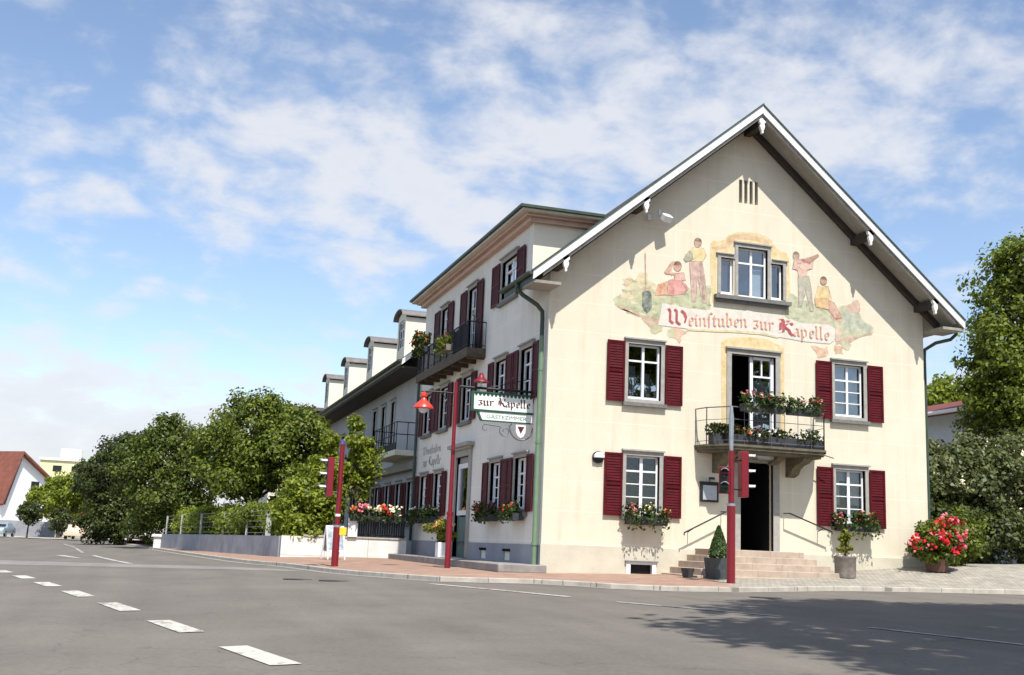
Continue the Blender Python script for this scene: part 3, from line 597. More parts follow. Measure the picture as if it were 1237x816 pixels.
def bars(mb, a, b, c, d, n0, n1, t, mid=True, trans=.30, grid=0, mull=.07):
    mb.box(a, a+t, c, d, n0, n1); mb.box(b-t, b, c, d, n0, n1); mb.box(a+t, b-t, c, c+t*1.5, n0, n1); mb.box(a+t, b-t, d-t, d, n0, n1)
    m_ = (a+b)/2
    if mid: mb.box(m_-mull/2, m_+mull/2, c+t*1.5, d-t, n0, n1+.004)
    tz = d-(d-c)*trans
    segs = [(a+t, m_-mull/2), (m_+mull/2, b-t)] if mid else [(a+t, b-t)]
    if trans:
        for s0, s1 in segs: mb.box(s0, s1, tz-.025, tz+.025, n0, n1-.004)
    for k in range(grid):
        z = c+t*1.5+(tz-c-t*1.5)*(k+1)/(grid+1)
        for s0, s1 in segs: mb.box(s0, s1, z-.014, z+.014, n0+.01, n1-.008)
    if grid:
        for s0, s1 in segs:
            pass

def window(parent, fr, a, b, c, d, st=.11, trans=.30, grid=0, curtain=None, glass='glass', lint=True, sill=True, mid=True, name='window', sillw=.10, mull=.07, smat='stone'):
    """opening a..b x c..d: stone surround with a dark recess, and sash, panes, sill and curtain as sub-parts"""
    w = MB(fr)
    w.box(a-st, a, c, d, -.10, .035); w.box(b, b+st, c, d, -.10, .035)
    w.box(a-st, b+st, d, d+st+.01, -.10, .04)
    if lint: w.box(a-st-.03, b+st+.03, d+st+.01, d+st+.055, -.02, .10)
    w.box(a-st, b+st, c-st*.9, c, -.10, .038)
    # dark room recess behind
    D0, D1 = -.17, -.85
    for q in ([(a, c, D0), (a, d, D0), (a, d, D1), (a, c, D1)], [(b, c, D0), (b, d, D0), (b, d, D1), (b, c, D1)], [(a, d, D0), (b, d, D0), (b, d, D1), (a, d, D1)], [(a, c, D0), (b, c, D0), (b, c, D1), (a, c, D1)], [(a, c, D1), (b, c, D1), (b, d, D1), (a, d, D1)]): w.quad(q, 1)
    wo = w.build(name, [M[smat], M['dark']], parent)
    s_ = MB(fr); bars(s_, a, b, c, d, -.155, -.095, .055, mid, trans, grid, mull); s_.build('sash', M['white'], wo)
    p = MB(fr); p.quad([(a+.03, c+.03, -.13), (b-.03, c+.03, -.13), (b-.03, d-.03, -.13), (a+.03, d-.03, -.13)]); p.build('pane', M[glass], wo)
    if sill:
        q = MB(fr); q.box(a-st-.05, b+st+.05, c-st*.9-sillw, c-st*.9, -.05, .12); q.build('sill', M['sill'], wo)
    if curtain:
        for (f0, f1, g0, g1) in curtain:
            k = MB(fr); ua, ub = a+(b-a)*f0, a+(b-a)*f1; za, zb = c+(d-c)*g0, c+(d-c)*g1; nn = 14; b0 = len(k.v)
            for i in range(nn+1):
                u = ua+(ub-ua)*i/nn; nz = -.24+.022*math.sin(i*2.4+a)
                k.v += [fr(u, za, nz), fr(u, zb, nz)]
            for i in range(nn): k.f.append((2*i, 2*i+1, 2*i+3, 2*i+2)); k.m.append(0)
            k.build('curtain', M['curtain'], wo)
    return wo
def shutter(parent, fr, a, b, c, d, m_='shutter', label=None, open_=0.0):
    """louvred leaf: stiles, rails and slanted slats"""
    w = MB(fr); t = .06; n0 = .045; n1 = .085
    w.box(a, a+t, c, d, n0, n1); w.box(b-t, b, c, d, n0, n1)
    w.box(a+t, b-t, c, c+t*1.3, n0, n1-.002); w.box(a+t, b-t, d-t, d, n0, n1-.002)
    mz = (c+d)/2; w.box(a+t, b-t, mz-t*.5, mz+t*.5, n0, n1-.002)
    k = int((d-c)/.075)
    for i in range(k):
        z = c+.09+(d-c-.16)*i/(k-1)
        if abs(z-mz) < .05: continue
        w.add([(a+t, z-.030, n1-.012), (b-t, z-.030, n1-.012), (b-t, z+.032, n1-.026), (a+t, z+.032, n1-.026)], [(0, 1, 2, 3)])
    w.box(a+t, b-t, c+t, d-t, n0-.012, n0+.006)
    if parent: return w.build('shutter', M[m_], parent, label=label)

# ================================================================== the inn
inn = empty('inn_building', (0, 0, 0), 0, 'cream gabled inn on the corner with oxblood shutters, painted mural and lettering on its front', 'inn')
RW, RE, RZ, RS = -.80, 12.95, 7.87, .836       # eaves west / east, eave height, slope
APX, APZ = 6.10, 7.87+.836*6.9
ZR = lambda x: RZ+RS*(x-RW) if x < APX else RZ+RS*(RE-x)
# facade
FW = [(2.38, 3.38, 4.80, 6.36), (9.02, 10.02, 4.80, 6.36), (2.38, 3.38, 1.68, 3.24), (9.02, 10.02, 1.68, 3.24)]
DOOR = (5.90, 6.95, .78, 3.28); BDOOR = (5.60, 7.04, 3.66, 6.36); T1 = (5.24, 5.66, 8.10, 9.18); T2 = (5.80, 6.78, 8.06, 9.56); T3 = (6.92, 7.30, 8.10, 9.18)
VENT = [(5.84+.175*k, 5.945+.175*k, 10.92, 11.64) for k in range(4)]
CELL = (2.55, 3.19, .05, .30)
me = MB(front)
cellar = [CELL]
wall_cells(me, [0, 12.2], [.75, 8.3, 14.5], lambda u, v: v > .75, FW+[DOOR, BDOOR, T1, T2, T3]+VENT, 0, depth=.2, rev=0)
fo = me.build('front_wall', [M['cream_front'], M['cream_front']], inn)
bm = bmesh.new(); bm.from_mesh(fo.data)
for co, no in (((RW, 0, RZ-.22), (-RS, 0, 1)), ((RE, 0, RZ-.22), (RS, 0, 1))):
    bmesh.ops.bisect_plane(bm, geom=bm.verts[:]+bm.edges[:]+bm.faces[:], plane_co=co, plane_no=no, clear_outer=True)
bm.to_mesh(fo.data); bm.free()
# back wall and right wall
mb = MB(); mb.quad([(12.2, 0, .75), (12.2, 48, .75), (12.2, 48, 8.25), (12.2, 0, 8.25)]); mb.quad([(12.2, 0, -.3), (12.2, 48, -.3), (12.2, 48, .75), (12.2, 0, .75)])
mb.build('side_wall', M['cream'], inn)
# plinth of the front
pm = MB(front)
wall_cells(pm, [-.03, 12.23], [-.4, .75], lambda u, v: True, [CELL, (DOOR[0], DOOR[1], .68, .75)], 0, n=.03, depth=.25, rev=0)
pm.quad([(-.03, .75, .03), (12.23, .75, .03), (12.23, .75, -.001), (-.03, .75, -.001)])
pm.build('plinth', M['plinth'], inn)
# street wall with the raised third storey
S1 = [(1.20, 2.30), (3.70, 4.80), (7.55, 8.65), (10.62, 11.72), (13.10, 14.20)]
SG = [(1.38, 2.48), (3.82, 4.92), (10.90, 12.00), (13.15, 14.25)]
SWIN = [(a, b, 4.80, 6.28) for a, b in S1]+[(a, b, 1.68, 3.14) for a, b in SG]
S2 = [(3.0, 4.55, 8.20, 9.42), (7.35, 8.40, 6.86, 9.34), (11.2, 12.2, 8.0, 9.34)]
SDOOR = (7.35, 8.95, .22, 3.55)
sm_ = MB(street)
wall_cells(sm_, [0, 1.6, 14.9, 15.2], [.72, 8.32, 10.2], lambda u, v: v < 8.32 or 1.6 < u < 14.9, SWIN+S2+[SDOOR], 0, depth=.2, rev=0)
sm_.build('street_wall', [M['cream_side'], M['cream_side']], inn)
ps = MB(street)
SC = [(2.6, 3.15, .25, .50), (5.0, 5.55, .25, .50)]
wall_cells(ps, [-.03, 15.2], [-.4, .72], lambda u, v: True, SC+[(SDOOR[0], SDOOR[1], .22, .72)], 0, n=.03, depth=.25, rev=0)
ps.quad([(-.03, .72, .03), (15.2, .72, .03), (15.2, .72, -.001), (-.03, .72, -.001)])
ps.build('plinth', M['plinth_side'], inn)
for (a, b, c, d) in SC:
    g_ = MB(street); g_.quad([(a, c, -.18), (b, c, -.18), (b, d, -.18), (a, d, -.18)]); g_.box(a-.05, b+.05, d, d+.07, .0, .07); g_.build('cellar_opening', M['dark'], inn)
# third storey: end walls
for yy in (1.6, 14.9): mb = MB(); mb.quad([(0, yy, 7.9), (4.5, yy, 7.9), (4.5, yy, 10.2), (0, yy, 10.2)]); mb.build('raised_storey_wall', M['cream'], inn)
mb = MB(); mb.box(-.52, 4.5, 1.08, 15.42, 10.17, 10.25, 0); mb.box(-.2, 4.5, 1.42, 15.1, 9.97, 10.1, 1); mb.box(-.34, 4.5, 1.27, 15.25, 10.1, 10.17, 1)
mb.build('eaves_moulding', [M['block_soffit'], M['block_fascia']], inn, bevel=.015)
mb = MB(); mb.v += [(-.6, 1.0, 10.25), (4.6, 1.0, 10.25), (4.6, 15.5, 10.25), (-.6, 15.5, 10.25), (-.6, 1.0, 10.33), (4.6, 1.0, 10.33), (4.6, 15.5, 10.33), (-.6, 15.5, 10.33), (4.6, 4.5, 11.0), (4.6, 12, 11.0)]
mb.f += [(0, 3, 2, 1), (0, 1, 5, 4), (3, 0, 4, 7), (2, 3, 7, 6), (4, 5, 8), (4, 8, 9, 7), (7, 9, 6), (1, 2, 6, 9, 8, 5)]; mb.m += [1, 1, 1, 1, 0, 0, 0, 0]
mb.build('raised_storey_roof', [M['tile'], M['green']], inn)

# main roof: slopes as thick slabs
def slope_slab(mb, x0, x1, y0, y1, zf, t=.20):
    """slab between x0 and x1 lying along zf, thickness t below it"""
    v = [(x0, y0, zf(x0)), (x1, y0, zf(x1)), (x1, y1, zf(x1)), (x0, y1, zf(x0))]; lo = [(x, y, z-t) for x, y, z in v]
    b = len(mb.v); mb.v += v+lo
    mb.f += [(b, b+1, b+2, b+3), (b+7, b+6, b+5, b+4), (b, b+4, b+5, b+1), (b+1, b+5, b+6, b+2), (b+2, b+6, b+7, b+3), (b+3, b+7, b+4, b)]
    mb.m += [0, 1, 1, 1, 1, 1]
OV = -.93
tile = brickify(M['tile'], (0, 1), .26, .34, None, (.03, .025, .02), size=.02, mixfac=.8, bump=.6)
zw = lambda x: RZ+RS*(x-RW); ze = lambda x: RZ+RS*(RE-x)
mb = MB()
slope_slab(mb, RW, APX, OV, 1.6, zw); slope_slab(mb, .12, APX, 1.6, 14.9, zw); slope_slab(mb, APX, RE, OV, 15.2, ze)
mb.build('roof', [tile, M['soffit']], inn)
# bargeboards: white board with a green metal capping
def barge(mb, xa, xb, zf, y0, y1, top, bot, mi=0):
    v = [(xa, zf(xa)+top), (xb, zf(xb)+top), (xb, zf(xb)+bot), (xa, zf(xa)+bot)]
    b = len(mb.v); mb.v += [(x, y0, z) for x, z in v]+[(x, y1, z) for x, z in v]
    mb.f += [(b, b+1, b+2, b+3), (b+4, b+7, b+6, b+5)]+[(b+i, b+4+i, b+4+(i+1) % 4, b+(i+1) % 4) for i in range(4)]; mb.m += [mi]*6
for (xa, xb, zf) in ((RW-.02, APX, zw), (APX, RE+.02, ze)):
    mb = MB(); barge(mb, xa, xb, zf, OV-.045, OV-.002, .02, -.22); mb.build('bargeboard', M['barge'], inn)
    mb = MB(); barge(mb, xa, xb, zf, OV-.075, OV+.16, .075, .022); mb.build('roof_edge_capping', M['green'], inn)
    mb = MB(); barge(mb, xa+.3 if xa < 1 else xa, xb if xa < 1 else xb-.3, zf, -.20, -.03, -.205, -.40); mb.build('wall_rafter', M['beam'], inn)
    mb = MB(); barge(mb, xa+.3 if xa < 1 else xa, xb if xa < 1 else xb-.3, zf, OV+.02, OV+.14, -.203, -.33); mb.build('verge_rafter', M['soffit'], inn)
# purlins and their carved white brackets
for px_ in (.12, 2.45, 6.10, 9.75, 11.98):
    zt = (zw(px_) if px_ <= APX else ze(px_))-.21-(.16 if px_ == 6.10 else .0)
    mb = MB(); mb.box(px_-.10, px_+.10, OV+.12, 0, zt-.26, zt-.02); mb.build('purlin', M['beam'], inn)
    prof = [(.0, 0), (.10, -.02), (.10, -.12), (.055, -.16), (.08, -.24), (.05, -.34), (.025, -.37), (.035, -.43), (0, -.47)]
    poly = [(px_+a, zt+.0+b) for a, b in prof]+[(px_-a, zt+.0+b) for a, b in prof[::-1][1:-1]]
    mb = MB(); mb.prism_axis(poly, OV+.02, OV+.115, 1); mb.build('carved_bracket', M['barge'], inn)
# gutters
def half_gutter(mb, x, y0, y1, z, r=.075, k=8):
    b = len(mb.v)
    for y in (y0, y1):
        for i in range(k+1):
            a = math.pi+math.pi*i/k; mb.v.append((x+math.cos(a)*r, y, z+math.sin(a)*r))
        for i in range(k+1):
            a = 2*math.pi-math.pi*i/k; mb.v.append((x+math.cos(a)*(r-.012), y, z+math.sin(a)*(r-.012)))
    m_ = 2*(k+1)
    for i in range(m_): mb.f.append((b+i, b+(i+1) % m_, b+m_+(i+1) % m_, b+m_+i)); mb.m.append(0)
    for e in (0, m_): mb.f.append(tuple(b+e+i for i in range(k+1))); mb.m.append(0)
mb = MB(); half_gutter(mb, RW-.07, OV-.03, 1.72, RZ-.02, .085); mb.box(RW-.02, RW+.02, OV, 1.6, RZ-.24, RZ+.02); mb.build('gutter', M['green'], inn)
mb = MB(); half_gutter(mb, RE+.07, OV-.03, 15, RZ-.02, .085); mb.build('gutter', M['green'], inn)
for e0, e1 in ((RW, -.01), (12.21, RE)): mb = MB(); mb.box(e0, e1, OV+.01, -.0, RZ-.30, RZ-.22); mb.build('eave_return', M['soffit'], inn)
mb = MB(); mb.tube([(-.87, .25, 7.80), (-.87, .25, 7.62), (-.70, .25, 7.46), (-.28, .22, 7.22), (-.13, .2, 7.05), (-.12, .2, 6.85), (-.12, .2, 6.35)], .06, 10); mb.build('downpipe', M['green'], inn, smooth=True)
mb = MB(); mb.tube([(-.12, .2, 6.36), (-.12, .2, 1.0), (-.12, .2, .02)], .066, 10)
mb.tube([(-.12, .2, .78), (-.12, .2, .70)], .085, 10); mb.tube([(-.12, .2, 3.4), (-.12, .2, 3.45)], .078, 10); mb.tube([(-.12, .2, 5.4), (-.12, .2, 5.45)], .078, 10)
dp = mb.build('downpipe', M['green_pipe'], inn, smooth=True)
mb = MB(); mb.tube([(RE+.07, -.5, 7.78), (RE+.07, -.5, 7.55), (RE-.1, -.45, 7.38), (12.5, -.2, 7.28), (12.33, .1, 7.1), (12.32, .12, 6.8), (12.32, .12, .5)], .055, 10); mb.build('downpipe', M['green'], inn, smooth=True)
mb = MB(street); mb.tube([(15.12, .7, .10), (15.12, 7.4, .10), (15.12, 7.75, .5)][0:2], .06, 8); mb.build('downpipe', M['green'], inn, smooth=True)

# windows of the front
full = [(0.0, 1.0, 0.0, 1.0)]
window(inn, front, *FW[0], grid=0, curtain=[(.0, .34, .0, .62), (.55, .78, .0, .5)], glass='glass_sky')
window(inn, front, *FW[1], grid=2, curtain=[(0, 1, 0, 1)], glass='glass')
window(inn, front, *FW[2], grid=2, trans=.27, curtain=None, glass='glass_dark', mull=.09)
window(inn, front, *FW[3], grid=2, trans=.27, curtain=[(0, .30, .35, 1), (.62, 1, .35, 1), (0, 1, .8, 1)], glass='glass_dark', mull=.09)
for (a, b, c, d) in FW:
    shutter(inn, front, a-.12-.53, a-.12, c-.10, d+.04); shutter(inn, front, b+.12, b+.12+.53, c-.10, d+.04)
# attic window group
w = MB(front); st = .10
w.box(5.14, 5.24, 8.10, 9.18, -.1, .035); w.box(5.14, 5.70, 9.18, 9.28, -.1, .037)
w.box(5.70, 5.80, 8.06, 9.56, -.1, .04); w.box(6.78, 6.88, 8.06, 9.56, -.1, .04); w.box(5.70, 6.88, 9.56, 9.67, -.1, .043); w.box(5.66, 6.92, 9.67, 9.71, 0, .09)
w.box(7.30, 7.40, 8.10, 9.18, -.1, .035); w.box(6.88, 7.40, 9.18, 9.28, -.1, .037); w.box(5.08, 5.66, 9.28, 9.31, 0, .08); w.box(6.92, 7.46, 9.28, 9.31, 0, .08)
for (a, b, c, d) in (T1, T2, T3):
    D0, D1 = -.2, -.9
    for q in ([(a, c, D0), (a, d, D0), (a, d, D1), (a, c, D1)], [(b, c, D0), (b, d, D0), (b, d, D1), (b, c, D1)], [(a, d, D0), (b, d, D0), (b, d, D1), (a, d, D1)], [(a, c, D0), (b, c, D0), (b, c, D1), (a, c, D1)], [(a, c, D1), (b, c, D1), (b, d, D1), (a, d, D1)]): w.quad(q, 1)
wo = w.build('attic_window', [M['stone'], M['dark']], inn)
for (a, b, c, d), mid in ((T1, False), (T2, True), (T3, False)):
    s_ = MB(front); bars(s_, a, b, c, d, -.155, -.095, .055, mid, .30 if mid else 0, 0); s_.build('sash', M['white'], wo)
    p = MB(front); p.quad([(a, c, -.13), (b, c, -.13), (b, d, -.13), (a, d, -.13)]); p.build('pane', M['glass'], wo)
k = MB(front)
for a, b in ((5.30, 5.6), (6.33, 6.7), (6.98, 7.1)): k.quad([(a, 8.16, -.25), (b, 8.16, -.25), (b, 9.0, -.25), (a, 9.0, -.25)])
k.build('curtain', M['curtain'], wo)
q = MB(front); q.box(5.02, 7.50, 7.93, 8.04, -.05, .17); q.box(5.10, 7.42, 7.84, 7.93, -.02, .09); q.build('sill', M['sill'], wo)
# attic vents
for (a, b, c, d) in VENT:
    g_ = MB(front); g_.box(a-.0, b+.0, c, d, -.19, -.15); g_.build('vent_slot', M['dark'], inn)
# cellar window
g_ = MB(front); a, b, c, d = CELL
g_.box(a-.12, a, c-.02, d+.06, .02, .07); g_.box(b, b+.12, c-.02, d+.06, .02, .07); g_.box(a, b, d-.0, d+.06, .02, .07)
go = g_.build('cellar_window', M['white'], inn)
g_ = MB(front); g_.quad([(a, c-.1, -.1), (b, c-.1, -.1), (b, d, -.1), (a, d, -.1)]); [g_.box(a+.02+i*.06, a+.035+i*.06, c, d, -.06, -.045) for i in range(11)]; g_.build('grille', M['black'], go)
g_ = MB(front); g_.box(a-.16, b+.16, d+.06, d+.10, .02, .11); g_.build('sill', M['sill'], go)

# entrance
a, b, c, d = DOOR
w = MB(front)
w.box(a-.20, a, .80, d, -.1, .03); w.box(b, b+.20, .80, d, -.1, .03); w.box(a-.2, b+.2, d, d+.2, -.1, .033)
D0, D1 = -.2, -2.6
w.quad([(a, c, D0), (a, d, D0), (a, d, D1), (a, c, D1)], 1); w.quad([(b, c, D0), (b, d, D0), (b, d, D1), (b, c, D1)], 1); w.quad([(a, d, D0), (b, d, D0), (b, d, D1), (a, d, D1)], 1); w.quad([(a, c, D1), (b, c, D1), (b, d, D1), (a, d, D1)], 1)
w.quad([(a, c+.02, .03), (b, c+.02, .03), (b, c+.02, D1), (a, c+.02, D1)], 2)
dr = w.build('entrance', [M['stone'], M['dark'], M['step']], inn)
w = MB()
e = Vector((a+.03, .28)); e2 = Vector((a+.26, .98)); nn = Vector((.95, -.3)).normalized()*.045
w.prism([(e.x, e.y), (e2.x, e2.y), (e2.x+nn.x, e2.y+nn.y), (e.x+nn.x, e.y+nn.y)], .83, 3.2)
lf = w.build('door_leaf', mat('dark green door paint', (.012, .06, .03), .45, var=.1), dr)
w = MB(); mid_ = e.lerp(e2, .8)+nn*1.3; w.tube([(mid_.x, mid_.y, 1.75), (mid_.x, mid_.y, 2.05)], .015, 6); 
w.build('door_handle', M['galv'], dr)
# lamp box above the entrance
w = MB(front); w.prism([(6.18, 3.62), (7.02, 3.62), (6.93, 3.36), (6.27, 3.36)], .10, .34, 0); lb = w.build('entrance_lamp', M['lamp_glass'], inn)
w = MB(front); w.box(6.14, 7.06, 3.62, 3.66, .08, .36); w.box(6.25, 6.95, 3.335, 3.36, .09, .35); w.box(6.5, 6.7, 3.4, 3.6, -.0, .10); w.build('lamp_frame', M['galv'], lb)

# balcony door
a, b, c, d = BDOOR
w = MB(front); w.box(a-.15, a, c, d, -.1, .035); w.box(b, b+.15, c, d, -.1, .035); w.box(a-.15, b+.15, d, d+.14, -.1, .038); w.box(a-.19, b+.19, d+.14, d+.19, -.02, .10)
D0, D1 = -.2, -1.4
for q in ([(a, c, D0), (a, d, D0), (a, d, D1), (a, c, D1)], [(b, c, D0), (b, d, D0), (b, d, D1), (b, c, D1)], [(a, d, D0), (b, d, D0), (b, d, D1), (a, d, D1)], [(a, c, D1), (b, c, D1), (b, d, D1), (a, d, D1)]): w.quad(q, 1)
bd = w.build('balcony_door', [M['stone'], M['dark']], inn)
s_ = MB(front); m0 = a+.66; tt = .075
s_.box(m0, m0+tt+.02, c, d-.02, -.16, -.09); s_.box(b-tt-.03, b, c, d-.02, -.16, -.09); s_.box(m0+tt, b-tt, d-.10, d-.02, -.16, -.09); s_.box(m0+tt, b-tt, c, c+.5, -.16, -.094); s_.box(m0+tt, b-tt, d-.62, d-.57, -.16, -.096); s_.box((m0+b)/2-.02, (m0+b)/2+.02, d-.57, d-.1, -.155, -.1)
s_.build('door_leaf', M['white'], bd)
p = MB(front); p.quad([(m0, c+.5, -.13), (b, c+.5, -.13), (b, d-.05, -.13), (m0, d-.05, -.13)]); p.build('pane', M['glass_sky'], bd)
k = MB(front); k.quad([(m0+.15, c+.5, -.25), (b-.1, c+.5, -.25), (b-.1, d-.7, -.25), (m0+.15, d-.7, -.25)]); k.build('curtain', M['curtain'], bd)

# front balcony
BX0, BX1, BD_ = 4.02, 8.22, 1.12
fp = [(4.48, 0), (4.56, -.52), (4.98, -BD_), (7.92, -BD_), (8.24, -.62), (8.30, 0)]
w = MB(); w.prism(fp, 3.50, 3.58); w.prism([(x+(.06 if x < 6 else -.06), min(0, y+.06)) for x, y in fp], 3.44, 3.50); w.prism([(x+(-.04 if x < 6 else .04), y-(.04 if y < 0 else 0)) for x, y in fp], 3.58, 3.64)
bal = w.build('balcony', M['balstone'], inn)
for bx in (5.15, 7.5):
    w = MB(); prof = [(0, 3.44), (-.98, 3.44), (-.98, 3.36), (-.80, 3.27), (-.55, 3.22), (-.36, 3.12), (-.26, 2.98), (-.10, 2.92), (0, 2.90)]
    w.prism_axis([(y, z) for y, z in prof], bx-.14, bx+.14, 0); w.build('console', M['balstone'], bal)
for bx in (5.72, 6.9):
    w = MB(); w.prism_axis([(0, 3.44), (-.55, 3.44), (-.5, 3.36), (-.25, 3.27), (0, 3.22)], bx-.12, bx+.12, 0); w.build('console', M['balstone'], bal)
w = MB(); z0, z1 = 3.64, 4.66
for k_ in range(len(fp)-1):
    p0, p1 = Vector(fp[k_]), Vector(fp[k_+1]); L = (p1-p0).length
    for z in (z1, z1-.34, z0+.1): w.tube([(p0.x, p0.y, z), (p1.x, p1.y, z)], .017 if z == z1 else .009, 6)
    nb = max(1, int(L/.42))
    for i in range(nb+1):
        q = p0.lerp(p1, i/nb); w.tube([(q.x, q.y, z0-.1), (q.x, q.y, z1)], .015 if i in (0, nb) else .008, 5)
w.tube([(BX1, -.45, 3.60), (BX1+.42, -.5, 3.50)], .016, 5)
w.build('railing', M['rail'], bal)
# handrails of the steps
for s in ((4.02, 1.20, 5.30, 1.83), (8.68, 1.42, 7.30, 1.88)):
    w = MB(front); w.tube([(s[0], s[1]-.07, .30), (s[0], s[1], .30), (s[2], s[3], .30)], .021, 8); w.tube([(s[2], s[3], .30), (s[2], s[3], .0)], .015, 6); w.tube([(s[0]+(s[2]-s[0])*.2, s[1]+(s[3]-s[1])*.2-.01, .30), (s[0]+(s[2]-s[0])*.2, s[1]+(s[3]-s[1])*.2-.1, .0)], .013, 6)
    w.build('handrail', M['iron'], inn, smooth=True)
# steps
w = MB()
for k_ in range(5):
    e_ = .30*k_; z = .80-.17*k_
    w.prism([(4.5-e_*.85, .02), (4.5-e_*.85, -.95-e_), (7.35+e_*.75, -.95-e_), (7.35+e_*.75, .02)], -.25, z-.002*k_)
w.build('entrance_steps', brickify(M['step'], (0, 1), .9, 5.0, None, (.25, .17, .12), size=.01, mixfac=.6), inn, bevel=.012)

# windows of the street side
for i, (a, b, c, d) in enumerate(SWIN):
    first = i < 5
    window(inn, street, a, b, c, d, grid=2 if not first else 1, curtain=[(0, 1, 0, 1)] if first and i != 1 else ([(0, .35, 0, 1), (.65, 1, 0, 1)]), glass='glass_dark')
    w_ = .50 if i in (0, 5) else .56
    if i in (0, 5): shutter(inn, street, a-.12-.5, a-.12, c-.08, d+.04, 'shutter_shade')
    else: shutter(inn, street, a-.12-w_, a-.12, c-.08, d+.04, 'shutter_shade')
    shutter(inn, street, b+.12, b+.12+w_, c-.08, d+.04, 'shutter_shade')
for i, (a, b, c, d) in enumerate(S2):
    window(inn, street, a, b, c, d, grid=1 if i else 0, trans=.28, glass='glass_dark' if i else 'glass', curtain=[(0, .45, 0, .8), (.55, 1, 0, .8)] if i != 1 else None, sill=(i != 1))
    shutter(inn, street, a-.12-.72, a-.12, c-.08, d+.04, 'shutter_shade'); shutter(inn, street, b+.12, b+.12+.8, c-.08, d+.04, 'shutter_shade')
# side entrance with moulded lintel
a, b, c, d = SDOOR
w = MB(street); w.box(a-.28, a, c, d, -.1, .06); w.box(b, b+.28, c, d, -.1, .06); w.box(a-.28, b+.28, d, d+.30, -.1, .07); w.box(a-.5, b+.5, d+.30, d+.42, -.05, .26); w.box(a-.4, b+.4, d+.22, d+.30, .07, .16)
for q in ([(a, c, -.2), (a, d, -.2), (a, d, -.9), (a, c, -.9)], [(b, c, -.2), (b, d, -.2), (b, d, -.9), (b, c, -.9)], [(a, d, -.2), (b, d, -.2), (b, d, -.9), (a, d, -.9)], [(a, c, -.9), (b, c, -.9), (b, d, -.9), (a, d, -.9)]): w.quad(q, 1)
w.box(a+.02, b-.02, c, 1.55, -.14, -.10, 2); w.box(a+.02, b-.02, 3.35, d-.01, -.14, -.10, 0)
sdo = w.build('side_entrance', [M['stone'], M['dark'], mat('grey green door panel', (.09, .16, .15), .6, var=.15)], inn)
s_ = MB(street); t = .16; s_.box(a+.02, a+.02+t, 1.6, 3.33, -.12, -.05); s_.box(b-.02-t, b-.02, 1.6, 3.33, -.12, -.05); s_.box(a+.02+t, b-.02-t, 1.6, 1.6+t, -.12, -.05); s_.box(a+.02+t, b-.02-t, 3.33-t, 3.33, -.12, -.05); s_.build('door_frame', M['white'], sdo)
p = MB(street); p.quad([(a+.1, 1.7, -.1), (b-.1, 1.7, -.1), (b-.1, 3.25, -.1), (a+.1, 3.25, -.1)]); p.build('pane', M['glass'], sdo)

# timber balcony of the raised storey
TY0, TY1, TD = 6.1, 13.2, .62
w = MB(street); w.box(TY0, TY1, 6.80, 6.88, 0, TD)
tb = w.build('timber_balcony', M['balwood'], inn)
for i in range(8):
    y = TY0+.12+i*.98; w = MB(street); w.box(y-.06, y+.06, 6.58, 6.795, 0, TD-.05); w.build('joist', M['balwood'], tb)
w = MB(street); w.box(TY0, TY1, 6.62, 6.92, TD+.003, TD+.045); w.box(TY0-.045, TY0-.003, 6.62, 6.92, 0, TD+.045); w.build('edge_beam', M['balwood'], tb)
w = MB(street)
for (u0, n0, u1, n1) in ((TY0+.02, TD, TY1-.02, TD), (TY0+.02, 0, TY0+.02, TD), (TY1-.02, 0, TY1-.02, TD)):
    w.tube([(u0, 7.80, n0), (u1, 7.80, n1)], .022, 6); w.tube([(u0, 7.02, n0), (u1, 7.02, n1)], .014, 6)
    L = math.hypot(u1-u0, n1-n0); nb = int(L/.11)
    for i in range(nb+1): f = i/nb; w.tube([(u0+(u1-u0)*f, 6.88, n0+(n1-n0)*f), (u0+(u1-u0)*f, 7.80, n0+(n1-n0)*f)], .010 if i % 8 else .018, 4)
w.build('railing', M['iron'], tb)
w = MB(street); w.box(TY0+.1, 7.9, 6.95, 7.72, TD-.06, TD-.03); w.build('privacy_panel', M['iron'], tb)

# mural
FIG = {'head', 'arm', 'torso', 'dress', 'dress_fold', 'skirt', 'shirt', 'trousers', 'trouser_shade', 'violin', 'blouse', 'legs'}
def ragged(pts, j):
    if j <= 0: return pts
    amp = j*1.2
    for _ in range(2):
        o = []
        for i, p in enumerate(pts):
            q = pts[(i+1) % len(pts)]; L = math.hypot(q[0]-p[0], q[1]-p[1]); k_ = min(amp, L*.28)
            o += [p, ((p[0]+q[0])/2+random.uniform(-k_, k_), (p[1]+q[1])/2+random.uniform(-k_, k_))]
        pts = o; amp *= .55
    return pts
paint_cache = {}
def paint(c):
    if c not in paint_cache:
        l = lin(c); l = tuple(v*.80 for v in l); l2 = tuple(v*.55+w*.45 for v, w in zip(l, CREAM))
        m = mat('fresco paint', tuple(v*.9 for v in l), .88, var=.16, vscale=5.5, col2=l2, bump=.2, bscale=55, spec=.15, detail=8); paint_cache[c] = m
    return paint_cache[c]
groups = {}
HOLED = {'surround': [(7.43, 7.8), (7.43, 9.33), (6.90, 9.33), (6.90, 9.69), (5.68, 9.69), (5.68, 9.33), (5.11, 9.33), (5.11, 7.8)], 'door_surround': [(7.17, 3.7), (7.17, 6.53), (5.47, 6.53), (5.47, 3.7)]}
def notch(nm, pts):
    if nm == 'surround': return [(5.11, 7.8), (4.98, 7.8)]+[p for p in pts if p[1] > 8.15]+[(7.58, 7.8)]+HOLED[nm]
    return [(5.47, 3.7), (5.32, 3.7)]+[p for p in pts if p[1] > 6.3]+[(7.34, 3.7)]+HOLED[nm]
